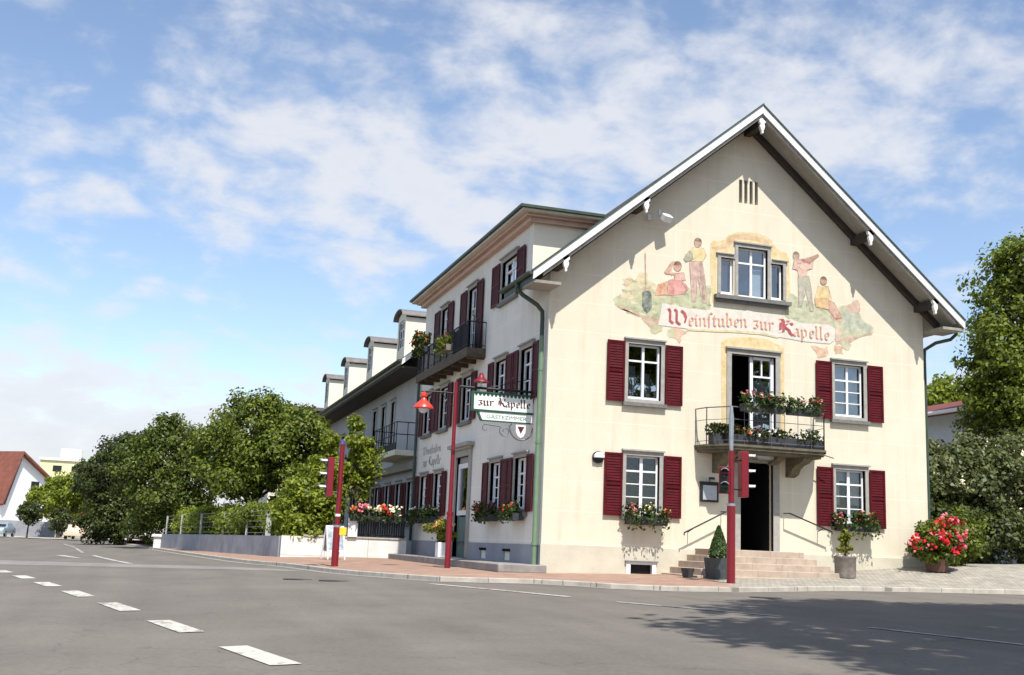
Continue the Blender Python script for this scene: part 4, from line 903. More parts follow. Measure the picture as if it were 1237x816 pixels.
for k_, (nm, c, j, pts) in enumerate(MURAL):
    if nm in HOLED: pts = notch(nm, pts)
    uc = sum(p[0] for p in pts)/len(pts)
    if nm in FIG: key = 'figure_a' if uc < 4.12 and nm != 'zz' else 'figure_b' if uc < 6 else 'figure_c' if uc < 8.42 else 'figure_d'
    elif nm.startswith('banner') or nm == 'scroll_end': key = 'painted_banner'
    elif nm in ('lantern', 'string'): key = 'painted_shield'
    elif 'surround' in nm: key = 'painted_door_surround' if nm[0] == 'd' else 'painted_window_surround'
    elif nm in ('grape', 'grape_leaf', 'leaves'): key = 'fruit_a' if uc < 6 else 'fruit_b'
    else: key = 'mural' if uc < 6 else 'mural_b'
    groups.setdefault(key, []).append((k_, c, j, pts))
def streaks(items):
    out_ = []
    for (k_, c, j, pts) in items:      # a darker drawn contour under every shape
        cu, cv = sum(p[0] for p in pts)/len(pts), sum(p[1] for p in pts)/len(pts)
        o_ = []
        for p in pts:
            d = math.hypot(p[0]-cu, p[1]-cv)+1e-6; o_.append((p[0]+(p[0]-cu)/d*.014, p[1]+(p[1]-cv)/d*.014))
        out_.append((k_-.5, (.55, .42, .36), 0, o_))
    for (k_, c, j, pts) in items:
        if c in ((.85, .60, .52), (.78, .58, .50), (.74, .60, .52), (.76, .54, .46)):    # heads: hair and a hint of a face
            us = [p[0] for p in pts]; vs = [p[1] for p in pts]; cu, cv = (min(us)+max(us))/2, (min(vs)+max(vs))/2; r_ = (max(us)-min(us))/2
            out_.append((k_, c, j, pts))
            out_.append((k_+.3, (.45, .30, .22), 0, [(cu+r_*1.05*math.cos(a), cv+r_*.25+r_*1.0*math.sin(a)) for a in np.linspace(0, math.pi, 9)]))
            for dx in (-.35, .35): out_.append((k_+.35, (.40, .26, .2), 0, [(cu+r_*dx-.012, cv), (cu+r_*dx+.012, cv), (cu+r_*dx+.012, cv-.012), (cu+r_*dx-.012, cv-.012)]))
            continue
        us = [p[0] for p in pts]; vs = [p[1] for p in pts]; w_, h_ = max(us)-min(us), max(vs)-min(vs)
        cu, cv = sum(us)/len(us), sum(vs)/len(vs); col_d = tuple(v*.80 for v in c); col_l = tuple(min(1, v*1.10+.03) for v in c)
        out_.append((k_, c, j, pts))
        for q in range(7):
            u = random.gauss(cu, w_*.16); v = random.gauss(cv, h_*.20); L = min(w_, h_)*random.uniform(.18, .5); t = min(w_, h_)*.07; a = random.uniform(1.1, 2.0) if h_ > w_ else random.uniform(-.6, .9)
            d = (math.cos(a)*L/2, math.sin(a)*L/2); n_ = (-math.sin(a)*t/2, math.cos(a)*t/2)
            out_.append((k_+.3+q*.05, col_d if q % 2 else col_l, .004, [(u-d[0], v-d[1]), (u-d[0]*.3+n_[0], v-d[1]*.3+n_[1]), (u+d[0], v+d[1]), (u+d[0]*.2-n_[0], v+d[1]*.2-n_[1])]))
    return out_
def mural_mesh(key, name, parent):
    mb = MB(front); mats = []
    if key.startswith('figure'): groups[key] = streaks(groups[key])
    for (k_, c, j, pts) in groups[key]:
        n_ = .003+.0003*k_
        pp = ragged(pts, j); mb.quad([(u, v, n_) for u, v in pp], len(mats)); mats.append(paint(c))
    return mb.build(name, mats, parent)
def dabs(key, lo, hi, n, cols):
    base_ = [pts for (k_, c, j, pts) in groups[key]][:3]; big = base_[0]; cnt = 0
    def inside(p, poly):
        r_ = False
        for i in range(len(poly)):
            a, b = poly[i], poly[i-1]
            if (a[1] > p[1]) != (b[1] > p[1]) and p[0] < (b[0]-a[0])*(p[1]-a[1])/(b[1]-a[1])+a[0]: r_ = not r_
        return r_
    while cnt < n:
        p = (random.uniform(*lo), random.uniform(*hi))
        if not any(inside(p, q) for q in base_): continue
        rr = random.uniform(.035, .13); q = [(p[0]+rr*1.5*math.cos(a)*random.uniform(.5, 1), p[1]+rr*.6*math.sin(a)*random.uniform(.5, 1)) for a in np.linspace(0, 6.28, 8)[:-1]]
        groups[key].append((6+cnt*.12, random.choice(cols), .02, q)); cnt += 1
dabs('mural', (1.9, 5.0), (6.9, 8.7), 70, [(.72, .76, .58), (.90, .86, .70), (.84, .76, .62), (.66, .72, .58), (.93, .88, .70)])
dabs('mural_b', (7.4, 9.9), (6.9, 8.3), 60, [(.72, .76, .60), (.88, .86, .74), (.86, .74, .66), (.68, .74, .62)])
mural = mural_mesh('mural', 'mural', inn); mural_mesh('mural_b', 'mural', inn)
for key, nm in (('painted_window_surround', None), ('painted_door_surround', None), ('fruit_a', 'painted_fruit'), ('fruit_b', 'painted_fruit'), ('figure_a', 'painted_figure'), ('figure_b', 'painted_figure'), ('figure_c', 'painted_figure'), ('figure_d', 'painted_figure'), ('painted_banner', None), ('painted_shield', None)):
    if key in groups: mural_mesh(key, nm or key, mural)

# broad-nib lettering
GL = {
'i': (.45, [[(-.12, .93), (0, .82), (0, .15), (.14, .03)], [(.0, 1.28), (.05, 1.22)]]),
'n': (.85, [[(-.12, .93), (0, .82), (0, .02)], [(.0, .78), (.28, .97), (.42, .82), (.42, .15), (.56, .03)]]),
'u': (.85, [[(-.12, .93), (0, .82), (0, .15), (.14, .02), (.42, .2)], [(.30, .95), (.42, .84), (.42, .15), (.56, .03)]]),
'e': (.66, [[(.36, .18), (.2, .02), (0, .18), (0, .8), (.2, .97), (.38, .80), (.34, .6), (.02, .46)]]),
'a': (.82, [[(.0, .82), (.2, .97), (.42, .82), (.42, .15), (.56, .03)], [(.42, .56), (.14, .5), (0, .36), (0, .15), (.16, .02), (.42, .2)]]),
'r': (.62, [[(-.12, .93), (0, .82), (0, .02)], [(0, .76), (.2, .97), (.36, .84)]]),
'z': (.72, [[(-.06, .88), (.4, .95), (.2, .55), (.42, .3), (.2, .02), (-.05, .1)]]),
't': (.55, [[(.04, 1.25), (.04, .15), (.2, .02), (.34, .12)], [(-.14, .93), (.28, .93)]]),
's': (.50, [[(.36, 1.42), (.16, 1.55), (.02, 1.35), (.02, -.15)], [(-.12, .9), (.02, .9)]]),
'b': (.80, [[(-.1, 1.6), (0, 1.48), (0, .15), (.2, .02), (.42, .2), (.42, .8), (.22, .97), (.02, .8)]]),
'p': (.80, [[(-.12, .93), (0, .82), (0, -.48)], [(0, .78), (.22, .97), (.42, .8), (.42, .2), (.2, .02), (.0, .14)]]),
'l': (.45, [[(-.1, 1.6), (0, 1.48), (0, .15), (.16, .02)]]),
'W': (1.7, [[(-.22, 1.38), (.02, 1.55), (.16, 1.25), (.14, .3), (.38, .02), (.66, .26)], [(.5, 1.58), (.66, 1.36), (.66, .26), (.94, .0), (1.3, .3), (1.4, .85), (1.26, 1.3), (1.02, 1.55)]]),
'K': (1.15, [[(-.05, 1.5), (.2, 1.62), (.32, 1.4), (.30, .2), (.05, .05)], [(.1, 1.2), (.08, .4)], [(.32, .85), (.62, 1.3), (.85, 1.45), (.95, 1.25)], [(.34, .85), (.7, .55), (.78, .25), (1.0, .05)], [(.5, 1.55), (.75, 1.6)]]),
'Z': (.9, [[(0, 1.35), (.3, 1.5), (.6, 1.35), (.1, .1), (.4, .0), (.7, .15)]]),
' ': (.5, [])}
def lettering(mb, text, u0, u1, base, xh, n, nib=.2, mi=0, ang=40):
    """text between u0 and u1; base(u) is the baseline height; xh the x-height"""
    tot = sum(GL[c][0] for c in text)-.25; sx = (u1-u0)/tot; x = u0; k_ = 0
    nx_, ny_ = math.cos(R(ang))*nib/2, math.sin(R(ang))*nib/2
    for c in text:
        w_, strokes = GL[c]
        for s_ in strokes:
            for p, q in zip(s_[:-1], s_[1:]):
                P4 = [(p[0]-nx_, p[1]-ny_), (p[0]+nx_, p[1]+ny_), (q[0]+nx_, q[1]+ny_), (q[0]-nx_, q[1]-ny_)]
                out_ = [(x+a*sx, base(x+a*sx)+b*xh, n+.0004*(k_ % 12)) for a, b in P4]; mb.quad(out_, mi); k_ += 1
        x += w_*sx
mb = MB(front)
bp_ = [(3.5, 7.06), (4.216, 7.035), (6.073, 7.175), (6.974, 7.151), (7.6, 7.068), (8.85, 7.042)]
base = lambda u: float(np.interp(u, [b[0] for b in bp_], [b[1] for b in bp_]))
for words in ((('W', 3.58, 4.16, .27, .22, 0), ('einstuben', 4.25, 6.10, .255, .17, 1)), (('zur', 6.33, 6.98, .255, .17, 1),), (('K', 7.17, 7.58, .26, .24, 0), ('apelle', 7.66, 8.86, .245, .17, 1))):
    mb = MB(front)
    for (t_, u0, u1, xh, nib, mi) in words: lettering(mb, t_, u0, u1, base, xh, .026, nib, mi)
    mb.build('lettering', [M['text_w'], M['text_s']], mural)
# lettering on the street wall
def side_frame_text(u, v, n): return (-n, 14.1-u, v)
for t_, v_, xh in (('Weinstuben', 3.95, .20), ('zur Kapelle', 3.50, .22)):
    mb = MB(side_frame_text); lettering(mb, t_, .0, 2.75, lambda u: v_, xh, .006, .16, 0); mb.build('wall_lettering', M['walltext'], inn)

# ================================================================== rear wing
wing = empty('guesthouse_wing', (.3, 15.2, 0), 0, 'long grey guesthouse wing with four arched dormers behind the inn', 'house')
WX = .3
def wf(u, v, n): return (-n, u-15.2, v)
def wl(x, y, z): return (x-.3, y-15.2, z)
WIN1 = [(21.4, 22.2, 4.9, 6.9), (23.6, 24.4, 4.9, 6.9), (25.8, 26.6, 4.9, 6.9)]+[(y, y+1.0, 5.0, 6.4) for y in (29, 32, 35, 38, 41, 44)]
WING = [(16.9, 17.9, 1.5, 3.1), (19.2, 20.2, 1.5, 3.1), (21.5, 22.5, 1.5, 3.1), (24, 25, 1.5, 3.1), (27, 28, 1.5, 3.1), (30, 31, 1.5, 3.1), (34, 35, 1.5, 3.1), (38, 39, 1.5, 3.1)]
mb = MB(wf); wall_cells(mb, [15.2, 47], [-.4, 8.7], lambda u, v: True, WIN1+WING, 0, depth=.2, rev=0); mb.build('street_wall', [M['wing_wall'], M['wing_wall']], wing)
mb = MB(wl); mb.quad([(.3, 47, -.4), (12.2, 47, -.4), (12.2, 47, 8.3), (6.1, 47, 13.2), (.3, 47, 8.5)]); mb.build('end_wall', M['wing_wall'], wing)
for (a, b, c, d) in WIN1: window(wing, wf, a, b, c, d, grid=1, curtain=[(0, 1, 0, 1)], glass='glass_dark')
for (a, b, c, d) in WING:
    window(wing, wf, a, b, c, d, grid=1, curtain=[(0, 1, .3, 1)], glass='glass_dark')
    shutter(wing, wf, a-.55, a-.12, c, d, 'shutter_shade'); shutter(wing, wf, b+.12, b+.55, c, d, 'shutter_shade')
mb = MB(wf); mb.box(16.0, 32, 3.55, 3.85, 0, .32); mb.build('ground_floor_canopy', M['soffit'], wing)
mb = MB(); mb.fr = wl
def slab_l(x0, x1, y0, y1, zf, t=.2):
    v = [(x0, y0, zf(x0)), (x1, y0, zf(x1)), (x1, y1, zf(x1)), (x0, y1, zf(x0))]; lo = [(x, y, z-t) for x, y, z in v]
    mb.add(v+lo, [(0, 1, 2, 3)], 0); b = len(mb.v)-8; mb.f += [(b+7, b+6, b+5, b+4), (b, b+4, b+5, b+1), (b+1, b+5, b+6, b+2), (b+2, b+6, b+7, b+3), (b+3, b+7, b+4, b)]; mb.m += [1]*5
slab_l(RW, APX, 15.45, 47.6, zw); slab_l(APX, RE, 15.2, 47.6, ze)
mb.build('roof', [tile, M['soffit']], wing)
mb = MB(wl); mb.box(RW+.0, .3, 15.5, 47, 7.55, 7.62); mb.build('eave_soffit', M['beam'], wing)
mb = MB(wl); half = []; 
gm = MB(); half_gutter(gm, RW-.07, 15.3, 47.7, RZ-.02, .09); gm.v = [(x-.3, y-15.2, z) for x, y, z in gm.v]; gm.build('gutter', M['green'], wing)
mb = MB(wl); barge(mb, RW, .15, zw, 15.41, 15.447, .0, -.22); mb.v = [(x-.3, y-15.2, z) for x, y, z in mb.v]; mb.build('bargeboard', M['barge'], wing)
mb = MB(wl); mb.tube([(.22, 15.35, 0), (.22, 15.35, 7.55)], .055, 8); mb.build('downpipe', M['green'], wing, smooth=True)
# dormers
M['dormer_cap'] = mat('weathered grey dormer metal', (.17, .155, .145), .6, var=.2, vscale=3)
for y in (21.05, 28.6, 36.0, 43.4):
    hw = .82; x0 = .3; zb = zw(x0)-.1; zt = 10.62; xb = (zt-RZ)/RS+RW+.4
    def dl(x, yy, z): return (x-.3, yy-15.2, z)
    mb = MB(dl)
    for s in (-1, 1): mb.add([(x0, y+s*hw, zb), (x0, y+s*hw, zt), (xb, y+s*hw, zt)], [(0, 1, 2)]); 
    # front frame with window opening
    a, b, c, d = y-.52, y+.52, zb+.55, zt-.08
    for (u0, u1, v0, v1) in ((y-hw, a, zb, zt), (b, y+hw, zb, zt), (a, b, zb, c), (a, b, d, zt)): mb.add([(x0, u0, v0), (x0, u1, v0), (x0, u1, v1), (x0, u0, v1)], [(0, 1, 2, 3)])
    arc = [(y-hw, zt)]+[(y+hw*math.cos(math.pi-math.pi*i/10), zt+.30*math.sin(math.pi*i/10)) for i in range(11)]
    mb.add([(x0, p, q) for p, q in arc], [tuple(range(len(arc)))])
    do = mb.build('dormer', M['cream'], wing)
    mb = MB(dl); prof = [(y+(hw+.16)*math.cos(math.pi-math.pi*i/12), zt+.04+.36*math.sin(math.pi*i/12)) for i in range(13)]
    pr = prof+[(p, q+.045) for p, q in prof[::-1]]
    mb.prism_axis(pr, x0-.22, xb+1.0, 0); mb.build('dormer_roof', M['dormer_cap'], do)
    df = lambda u, v, n: (0-n, u-15.2, v)
    window(do, df, a, b, c, d, st=.06, grid=1, glass='glass', lint=False, sill=False) if False else None
    mb = MB(lambda u, v, n: (0-n, u-15.2, v)); bars(mb, a, b, c, d, -.10, -.04, .06, True, .3, 1); mb.build('sash', M['white'], do)
    mb = MB(lambda u, v, n: (0-n, u-15.2, v)); mb.quad([(a, c, -.08), (b, c, -.08), (b, d, -.08), (a, d, -.08)]); mb.build('pane', M['dark'], do)
# wing balcony
mb = MB(wf); mb.box(16.4, 21.2, 4.10, 4.32, 0, .95); wb = mb.build('balcony', M['cream'], wing)
mb = MB(wf)
for (u0, n0, u1, n1) in ((16.42, .92, 21.18, .92), (16.42, 0, 16.42, .92), (21.18, 0, 21.18, .92)):
    for z in (5.45, 4.95): mb.tube([(u0, z, n0), (u1, z, n1)], .022, 6)
    nb = max(2, int(math.hypot(u1-u0, n1-n0)/.5))
    for i in range(nb+1): f = i/nb; mb.tube([(u0+(u1-u0)*f, 4.3, n0+(n1-n0)*f), (u0+(u1-u0)*f, 5.45, n0+(n1-n0)*f)], .018, 4)
mb.box(16.44, 21.16, 4.32, 4.62, .90, .93); mb.build('railing', M['iron'], wb)
# house gable seen over the trees beyond the wing
h3 = empty('rear_house', (0, 58, 0), 0, 'pale house roof showing over the big garden tree beyond the wing', 'house')
mb = MB(); mb.prism_axis([(0, 0), (10, 0), (10, 9.3), (0, 9.3)], 0, 12, 0); mb.v = [(x-1.5, y, z) for x, y, z in mb.v]; mb.build('wall', M['cream'], h3)
mb = MB(); mb.add([(-2.2, -.7, 10.2), (11, -.7, 10.2), (11, 10.7, 10.2), (-2.2, 10.7, 10.2), (-1.6, -.3, 10.5), (11, -.3, 10.5), (11, 10.3, 10.5), (-1.6, 10.3, 10.5)], [(0, 3, 2, 1), (4, 5, 6, 7), (0, 1, 5, 4), (1, 2, 6, 5), (2, 3, 7, 6), (3, 0, 4, 7)]); mb.box(-1.4, 10.4, .05, 9.95, 9.3, 10.2)
mb.build('roof', M['tile'], h3)
# ================================================================== street furniture and small things
# raised stone platform along the street wall
pf = MB(); pf.box(-1.32, .0, -.5, 13.3, -.3, .2)
structure(pf.build('raised_pavement', brickify(M['platform'], (1, 2), 1.1, 2.0, None, (.1, .09, .08), size=.012, mixfac=.7), bevel=.02))

def signal_head(parent, ox, oy, z0, z1, w, d, ang, lenses, hood=True, face='black'):
    """housing whose lenses look along local +x turned by ang"""
    ca, sa = math.cos(ang), math.sin(ang)
    fr = lambda x, y, z: (ox+ca*x-sa*y, oy+sa*x+ca*y, z)
    mb = MB(fr); mb.box(-d/2, d/2, -w/2, w/2, z0, z1, 0); mb.box(d/2, d/2+.012, -w/2+.015, w/2-.015, z0+.015, z1-.015, 1)
    h = mb.build('signal_head', [M['red'], M[face]], parent, bevel=.012)
    n = len(lenses); hh = (z1-z0)/n
    for i, lm in enumerate(lenses):
        zc = z1-hh*(i+.5); r_ = min(w, hh)*.40
        l = MB(fr); l.lathe((d/2+.012, 0, zc), [(r_, 0), (r_*.9, .012), (r_*.5, .03), (.005, .038)], 14, 0, ax=0) if False else None
        l = MB(lambda x, y, z: fr(z, x, y)); l.lathe((0, zc, d/2+.012), [(r_, 0), (r_*.9, .012), (r_*.5, .03), (.005, .038)], 14)
        l.build('lens', lm, h, smooth=True)
        if hood:
            v = MB(fr); k = 10; b = 0
            for q in range(k+1):
                a = math.pi*(.18)+math.pi*.64*q/k
                for (rr, xx) in ((r_+.018, d/2+.01), (r_+.018, d/2+.24-.07*abs(math.cos(a))), (r_+.004, d/2+.24-.07*abs(math.cos(a))), (r_+.004, d/2+.01)):
                    v.v.append(fr(xx, math.cos(a)*rr, zc+math.sin(a)*rr))
            for q in range(k):
                for j in range(4): v.f.append((q*4+j, q*4+(j+1) % 4, (q+1)*4+(j+1) % 4, (q+1)*4+j)); v.m.append(0)
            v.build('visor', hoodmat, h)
    return h
hoodmat = mat('signal hood with sunlight in its colour', (.50, .50, .51), .4)  # sunlight on the hood tops is put into this pale colour
# right hand signal
z = pave_z(3.25, -4.3)
tl = empty('traffic_light', (3.25, -4.3, z), 0, 'red traffic light pole with grey extension standing in front of the inn door', 'traffic light', 'red traffic light poles')
mb = MB(); mb.tube([(0, 0, -.1), (0, 0, 1.82)], .10, 12); mb.tube([(0, 0, 1.80), (0, 0, 3.12)], .068, 12, 0); mb.tube([(0, 0, 1.80), (0, 0, 1.86)], .104, 12, 1)
mb.build('pole', [M['red'], M['galv']], tl, smooth=True)
mb = MB(); mb.tube([(0, 0, 3.12), (0, 0, 3.9), (0, 0, 4.2)], [.045, .062, .03], 10); mb.build('pole_extension', M['galv'], tl, smooth=True)
signal_head(tl, .33, .02, 2.02, 3.12, .28, .17, R(-8), [M['lens_dark'], M['lens_dark'], M['lens_dark2']])
signal_head(tl, -.20, -.02, 2.08, 2.72, .25, .16, R(-115), [M['lens_dark'], M['lens_dark2']], hood=True)
mb = MB(); mb.tube([(0, 0, 2.9), (.33, .02, 2.9)], .02, 6); mb.tube([(0, 0, 2.2), (.33, .02, 2.2)], .02, 6); mb.tube([(0, 0, 2.4), (-.2, 0, 2.4)], .02, 6); mb.build('bracket', M['black'], tl)
# left hand signal
z = pave_z(-4.86, 3.5)
tl = empty('traffic_light', (-4.86, 3.5, z), 0, 'red traffic light pole with yellow push button beside the advertising board', 'traffic light', 'red traffic light poles')
mb = MB(); mb.tube([(0, 0, -.1), (0, 0, 1.1)], .10, 12); mb.tube([(0, 0, 1.08), (0, 0, 3.4)], .07, 12, 0); mb.tube([(0, 0, 1.08), (0, 0, 1.14)], .104, 12, 1); mb.build('pole', [M['red'], M['galv']], tl, smooth=True)
mb = MB(); mb.tube([(0, 0, 3.4), (0, 0, 3.55)], [.085, .03], 10); mb.build('pole_cap', mat('violet blue cap', (.08, .04, .2), .4), tl)
signal_head(tl, -.30, 0, 1.92, 3.02, .28, .18, R(180), [M['lens_dark'], M['lens_dark'], M['lens_dark2']])
mb = MB(); mb.tube([(0, 0, 2.9), (-.3, 0, 2.9)], .02, 6); mb.tube([(0, 0, 2.05), (-.3, 0, 2.05)], .02, 6); mb.build('bracket', M['black'], tl)
mb = MB(); mb.box(.06, .26, -.1, .02, .86, 1.08); mb.build('push_button_box', M['flower_yellow'], tl, bevel=.01)
mb = MB(); mb.lathe((0, 0, 1.38), [(.078, 0), (.078, .07)], 12); mb.build('pole_band', M['white_plastic'], tl)
# lamp post with a bell lantern on an arm
z = pave_z(-1.95, 2.2)
lp = empty('street_lamp', (-1.95, 2.2, z), 0, 'tall red lamp post with a bell shaped orange red lantern on its arm', 'street lamp')
mb = MB(); mb.tube([(0, 0, -.1), (0, 0, 1.5)], .085, 12); mb.tube([(0, 0, 1.5), (0, 0, 5.2)], [.062, .05], 12); mb.tube([(0, 0, 1.46), (0, 0, 1.54)], .098, 12); mb.build('pole', M['red'], lp, smooth=True)
mb = MB(); mb.tube([(.02, 0, 4.86), (-.35, 0, 4.88), (-1.02, 0, 4.86)], .022, 8); mb.tube([(0, 0, 4.5), (-.25, 0, 4.62), (-.4, 0, 4.85)], .012, 6); mb.build('arm', M['black'], lp)
def bell_lamp(parent, x, y, zt, s=1.0):
    m_ = MB(); m_.lathe((x, y, zt), [(.02*s, 0), (.05*s, -.03*s), (.10*s, -.06*s), (.10*s, -.14*s), (.07*s, -.16*s), (.09*s, -.24*s), (.19*s, -.33*s), (.27*s, -.42*s), (.285*s, -.47*s), (.26*s, -.475*s), (.15*s, -.40*s)], 20)
    l = m_.build('lamp_shade', M['redlamp'], parent, smooth=True)
    m_ = MB(); m_.lathe((x, y, zt-.42*s), [(.1*s, 0), (.14*s, -.06*s), (.12*s, -.14*s), (.05*s, -.19*s)], 14); m_.build('lamp_globe', M['lamp_glass'], parent, smooth=True)
bell_lamp(lp, -.92, 0, 4.85, 1.0)

# hanging inn sign on its bracket
SY = 1.05
sg = empty('hanging_sign', (0, SY, 4.2), 0, 'long white and green inn sign on a scrolled iron bracket at the corner', 'sign')
sf = lambda x, z, n: (x, -n, z-4.2)      # faces the square
mb = MB(sf); mb.tube([(-2.15, 4.90, 0), (0, 4.90, 0)], .035, 8); mb.tube([(-2.15, 4.93, 0), (-2.15, 4.78, 0)], .02, 6); mb.tube([(-1.4, 4.9, 0), (0, 5.3, 0)], .012, 6)
mb.tube([(-1.6, 4.9, 0), (-1.6, 4.7, 0)], .012, 5); mb.tube([(-.3, 4.9, 0), (-.3, 4.7, 0)], .012, 5)
mb.build('bracket_arm', M['iron'], sg)
mb = MB(sf); mb.box(-1.74, -.04, 4.31, 4.76, -.05, .05); bd_ = mb.build('sign_board', M['signwhite'], sg)
mb = MB(sf); mb.box(-1.80, -.02, 4.26, 4.31, -.065, .065); mb.box(-1.80, -1.74, 4.31, 4.76, -.065, .065); mb.box(-1.80, -.02, 4.76, 4.80, -.07, .07)
for i in range(15):
    x = -1.74+.1133*(i+.5)
    mb.add([(x-.055, 4.76, .056), (x+.055, 4.76, .056), (x+.03, 4.70, .056), (x, 4.675, .056), (x-.03, 4.70, .056)], [(0, 1, 2, 3, 4)])
mb.build('sign_frame', M['signgreen'], bd_)
for t_, u0, u1 in (('zur', -1.60, -1.18), ('Kapelle', -1.04, -.12)): mb = MB(sf); lettering(mb, t_, u0, u1, lambda u: 4.42, .145, .057, .24); mb.build('lettering', M['signtext'], bd_)
mb = MB(sf); mb.prism([(-1.58, 4.25), (-.04, 4.25), (-.04, 4.03), (-1.48, 4.03)], -.04, .04); b2 = mb.build('lower_board', M['signwhite'], sg)
mb = MB(sf); mb.prism([(-1.64, 4.26), (-1.58, 4.26), (-1.48, 4.0), (-1.52, 4.0)], -.05, .05); mb.box(-1.5, -.04, 4.0, 4.03, -.05, .05); mb.build('sign_frame', M['signgreen'], b2)
def font_text(txt, size, mat_, parent, fr, x0, x1, zc, n, name='lettering'):
    cu = bpy.data.curves.new('lettering_curve', 'FONT'); cu.body = txt; cu.size = size; cu.resolution_u = 3; cu.align_x = 'LEFT'
    o = bpy.data.objects.new('lettering_curve', cu); COL.objects.link(o); bpy.context.view_layer.update()
    me_ = bpy.data.meshes.new_from_object(o.evaluated_get(bpy.context.evaluated_depsgraph_get()))
    xsv = [v.co.x for v in me_.vertices]; ysv = [v.co.y for v in me_.vertices]; a, b = min(xsv), max(xsv); c, d = min(ysv), max(ysv)
    for v in me_.vertices: v.co = fr(x0+(v.co.x-a)/(b-a)*(x1-x0), zc+((v.co.y-c)/(d-c)-.5)*size*.72, n)
    bpy.data.objects.remove(o); bpy.data.curves.remove(cu)
    me_.name = name; me_.materials.clear(); me_.materials.append(mat_); q = bpy.data.objects.new(name, me_); COL.objects.link(q); q.parent = parent; return q
font_text('GÄSTEZIMMER', .17, M['signtext2'], b2, sf, -1.36, -.20, 4.14, .044)
# scrolled iron work
mb = MB(sf)
def scroll(cx, cz, r0, r1, a0, a1, k=22): return [(cx+(r0+(r1-r0)*i/k)*math.cos(a0+(a1-a0)*i/k), cz+(r0+(r1-r0)*i/k)*math.sin(a0+(a1-a0)*i/k), 0) for i in range(k+1)]
mb.tube([(-1.42, 3.92, 0), (-1.2, 3.90, 0), (-.95, 3.88, 0)], .018, 6); mb.tube(scroll(-1.36, 3.80, .12, .03, R(90), R(330)), .014, 6)
mb.tube(scroll(-.80, 3.76, .17, .05, R(140), R(560), 30), .016, 6); mb.tube(scroll(-.28, 3.86, .40, .30, R(170), R(290), 20), .022, 6); mb.tube([(-.62, 3.98, 0), (-.66, 3.9, 0), (-.67, 3.84, 0)], .016, 6)
mb.tube([(-.16, 3.58, 0), (-.06, 3.66, 0), (0, 3.9, 0)], .02, 6)
mb.build('scroll_work', mat('grey wrought iron', (.13, .14, .15), .5, metal=.2), sg)
mb = MB(sf); mb.prism([(-.50, 3.97), (-.20, 3.97), (-.21, 3.76), (-.27, 3.65), (-.35, 3.60), (-.43, 3.65), (-.49, 3.76)], -.025, .025); sh = mb.build('shield', M['signwhite'], sg)
mb = MB(sf); mb.prism([(-.43, 3.88), (-.27, 3.88), (-.35, 3.72)], .026, .036); mb.prism([(-.44, 3.88), (-.26, 3.88), (-.26, 3.91), (-.44, 3.91)], .026, .034); mb.build('emblem', M['signtext'], sh)
rl = empty('sign_lamp', (-1.55, SY, 4.94), 0, 'small dark red bell lamp standing on the bar above the inn sign', 'lamp')
mb = MB(); mb.lathe((0, 0, 0), [(.05, 0), (.05, .03), (.02, .05), (.02, .22)], 10); mb.build('lamp_stem', M['white_plastic'], rl)
mb = MB(); mb.lathe((0, 0, .12), [(.22, .0), (.20, .04), (.12, .10), (.07, .17), (.06, .24), (.02, .27)], 16); mb.build('lamp_shade', M['red'], rl, smooth=True)

# menu case, wall lamp, floodlight
mc = empty('menu_case', (4.90, -.03, 2.34), 0, 'dark framed menu case with a small lamp on the wall left of the door', 'menu case')
mf = lambda u, v, n: (u, -n, v)
mb = MB(mf); mb.box(-.28, .28, -.26, .26, 0, .06); mb.box(-.30, .30, .26, .30, 0, .09); mb.build('case_frame', M['iron'], mc, bevel=.008)
mb = MB(mf); mb.box(-.215, .215, -.20, .20, .061, .066); mb.build('menu_sheet', mat('pale menu paper behind glass', (.38, .41, .45), .3, var=.12, vscale=14), mc)
mb = MB(mf); mb.tube([(0, .30, .03), (0, .40, .08), (0, .42, .16)], .012, 6); mb.lathe((0, .38, .16), [(.03, 0), (.06, .03)], 10, ax=1) if False else mb.box(-.07, .07, .36, .42, .12, .22); mb.build('case_lamp', M['iron'], mc)
wl_ = empty('wall_lamp', (1.54, -.0, 3.12), 0, 'round black and white wall lamp above the left ground floor shutter', 'wall lamp')
mb = MB(mf); mb.lathe((0, 0, 0), [(.15, 0)], 3) if False else None
def disc(mb, r_, n0, n1, k=20, a0=0, a1=2*math.pi, mi=0):
    pts = [(r_*math.cos(a0+(a1-a0)*i/k), r_*math.sin(a0+(a1-a0)*i/k)) for i in range(k+(0 if a1-a0 > 6.2 else 1))]; mb.prism(pts, n0, n1, mi)
disc(mb, .165, 0, .07); mb.build('lamp_base', M['black'], wl_)
mb = MB(mf); mb.prism([(-.15, -.02), (.15, -.02), (.15, .06), (-.15, .06)], .07, .16); mb.prism([(.13*math.cos(a), .05+.09*math.sin(a)) for a in np.linspace(0, math.pi, 10)], .07, .13); mb.build('lamp_glass', M['lamp_glass'], wl_, bevel=.015)
fl = empty('floodlight', (3.22, -.05, 10.02), 0, 'small white floodlight on the gable in the shade of the left eave', 'floodlight')
mb = MB(mf); mb.tube([(-.3, .05, 0), (-.1, .02, .15), (0, .1, .3)], .02, 6); mb.box(-.36, -.24, -.02, .12, 0, .04); mb.build('lamp_arm', M['white_plastic'], fl)
mb = MB(); mb.box(-.16, .16, -.12, .1, -.10, .10); o = mb.build('lamp_head', M['white_plastic'], fl, bevel=.02); o.location = (.08, -.32, .0); o.rotation_euler = (R(38), 0, R(20))
mb = MB(); mb.box(-.03, .03, -.03, .03, 0, .16); o = mb.build('motion_sensor', M['white_plastic'], fl); o.location = (-.1, -.25, .08)

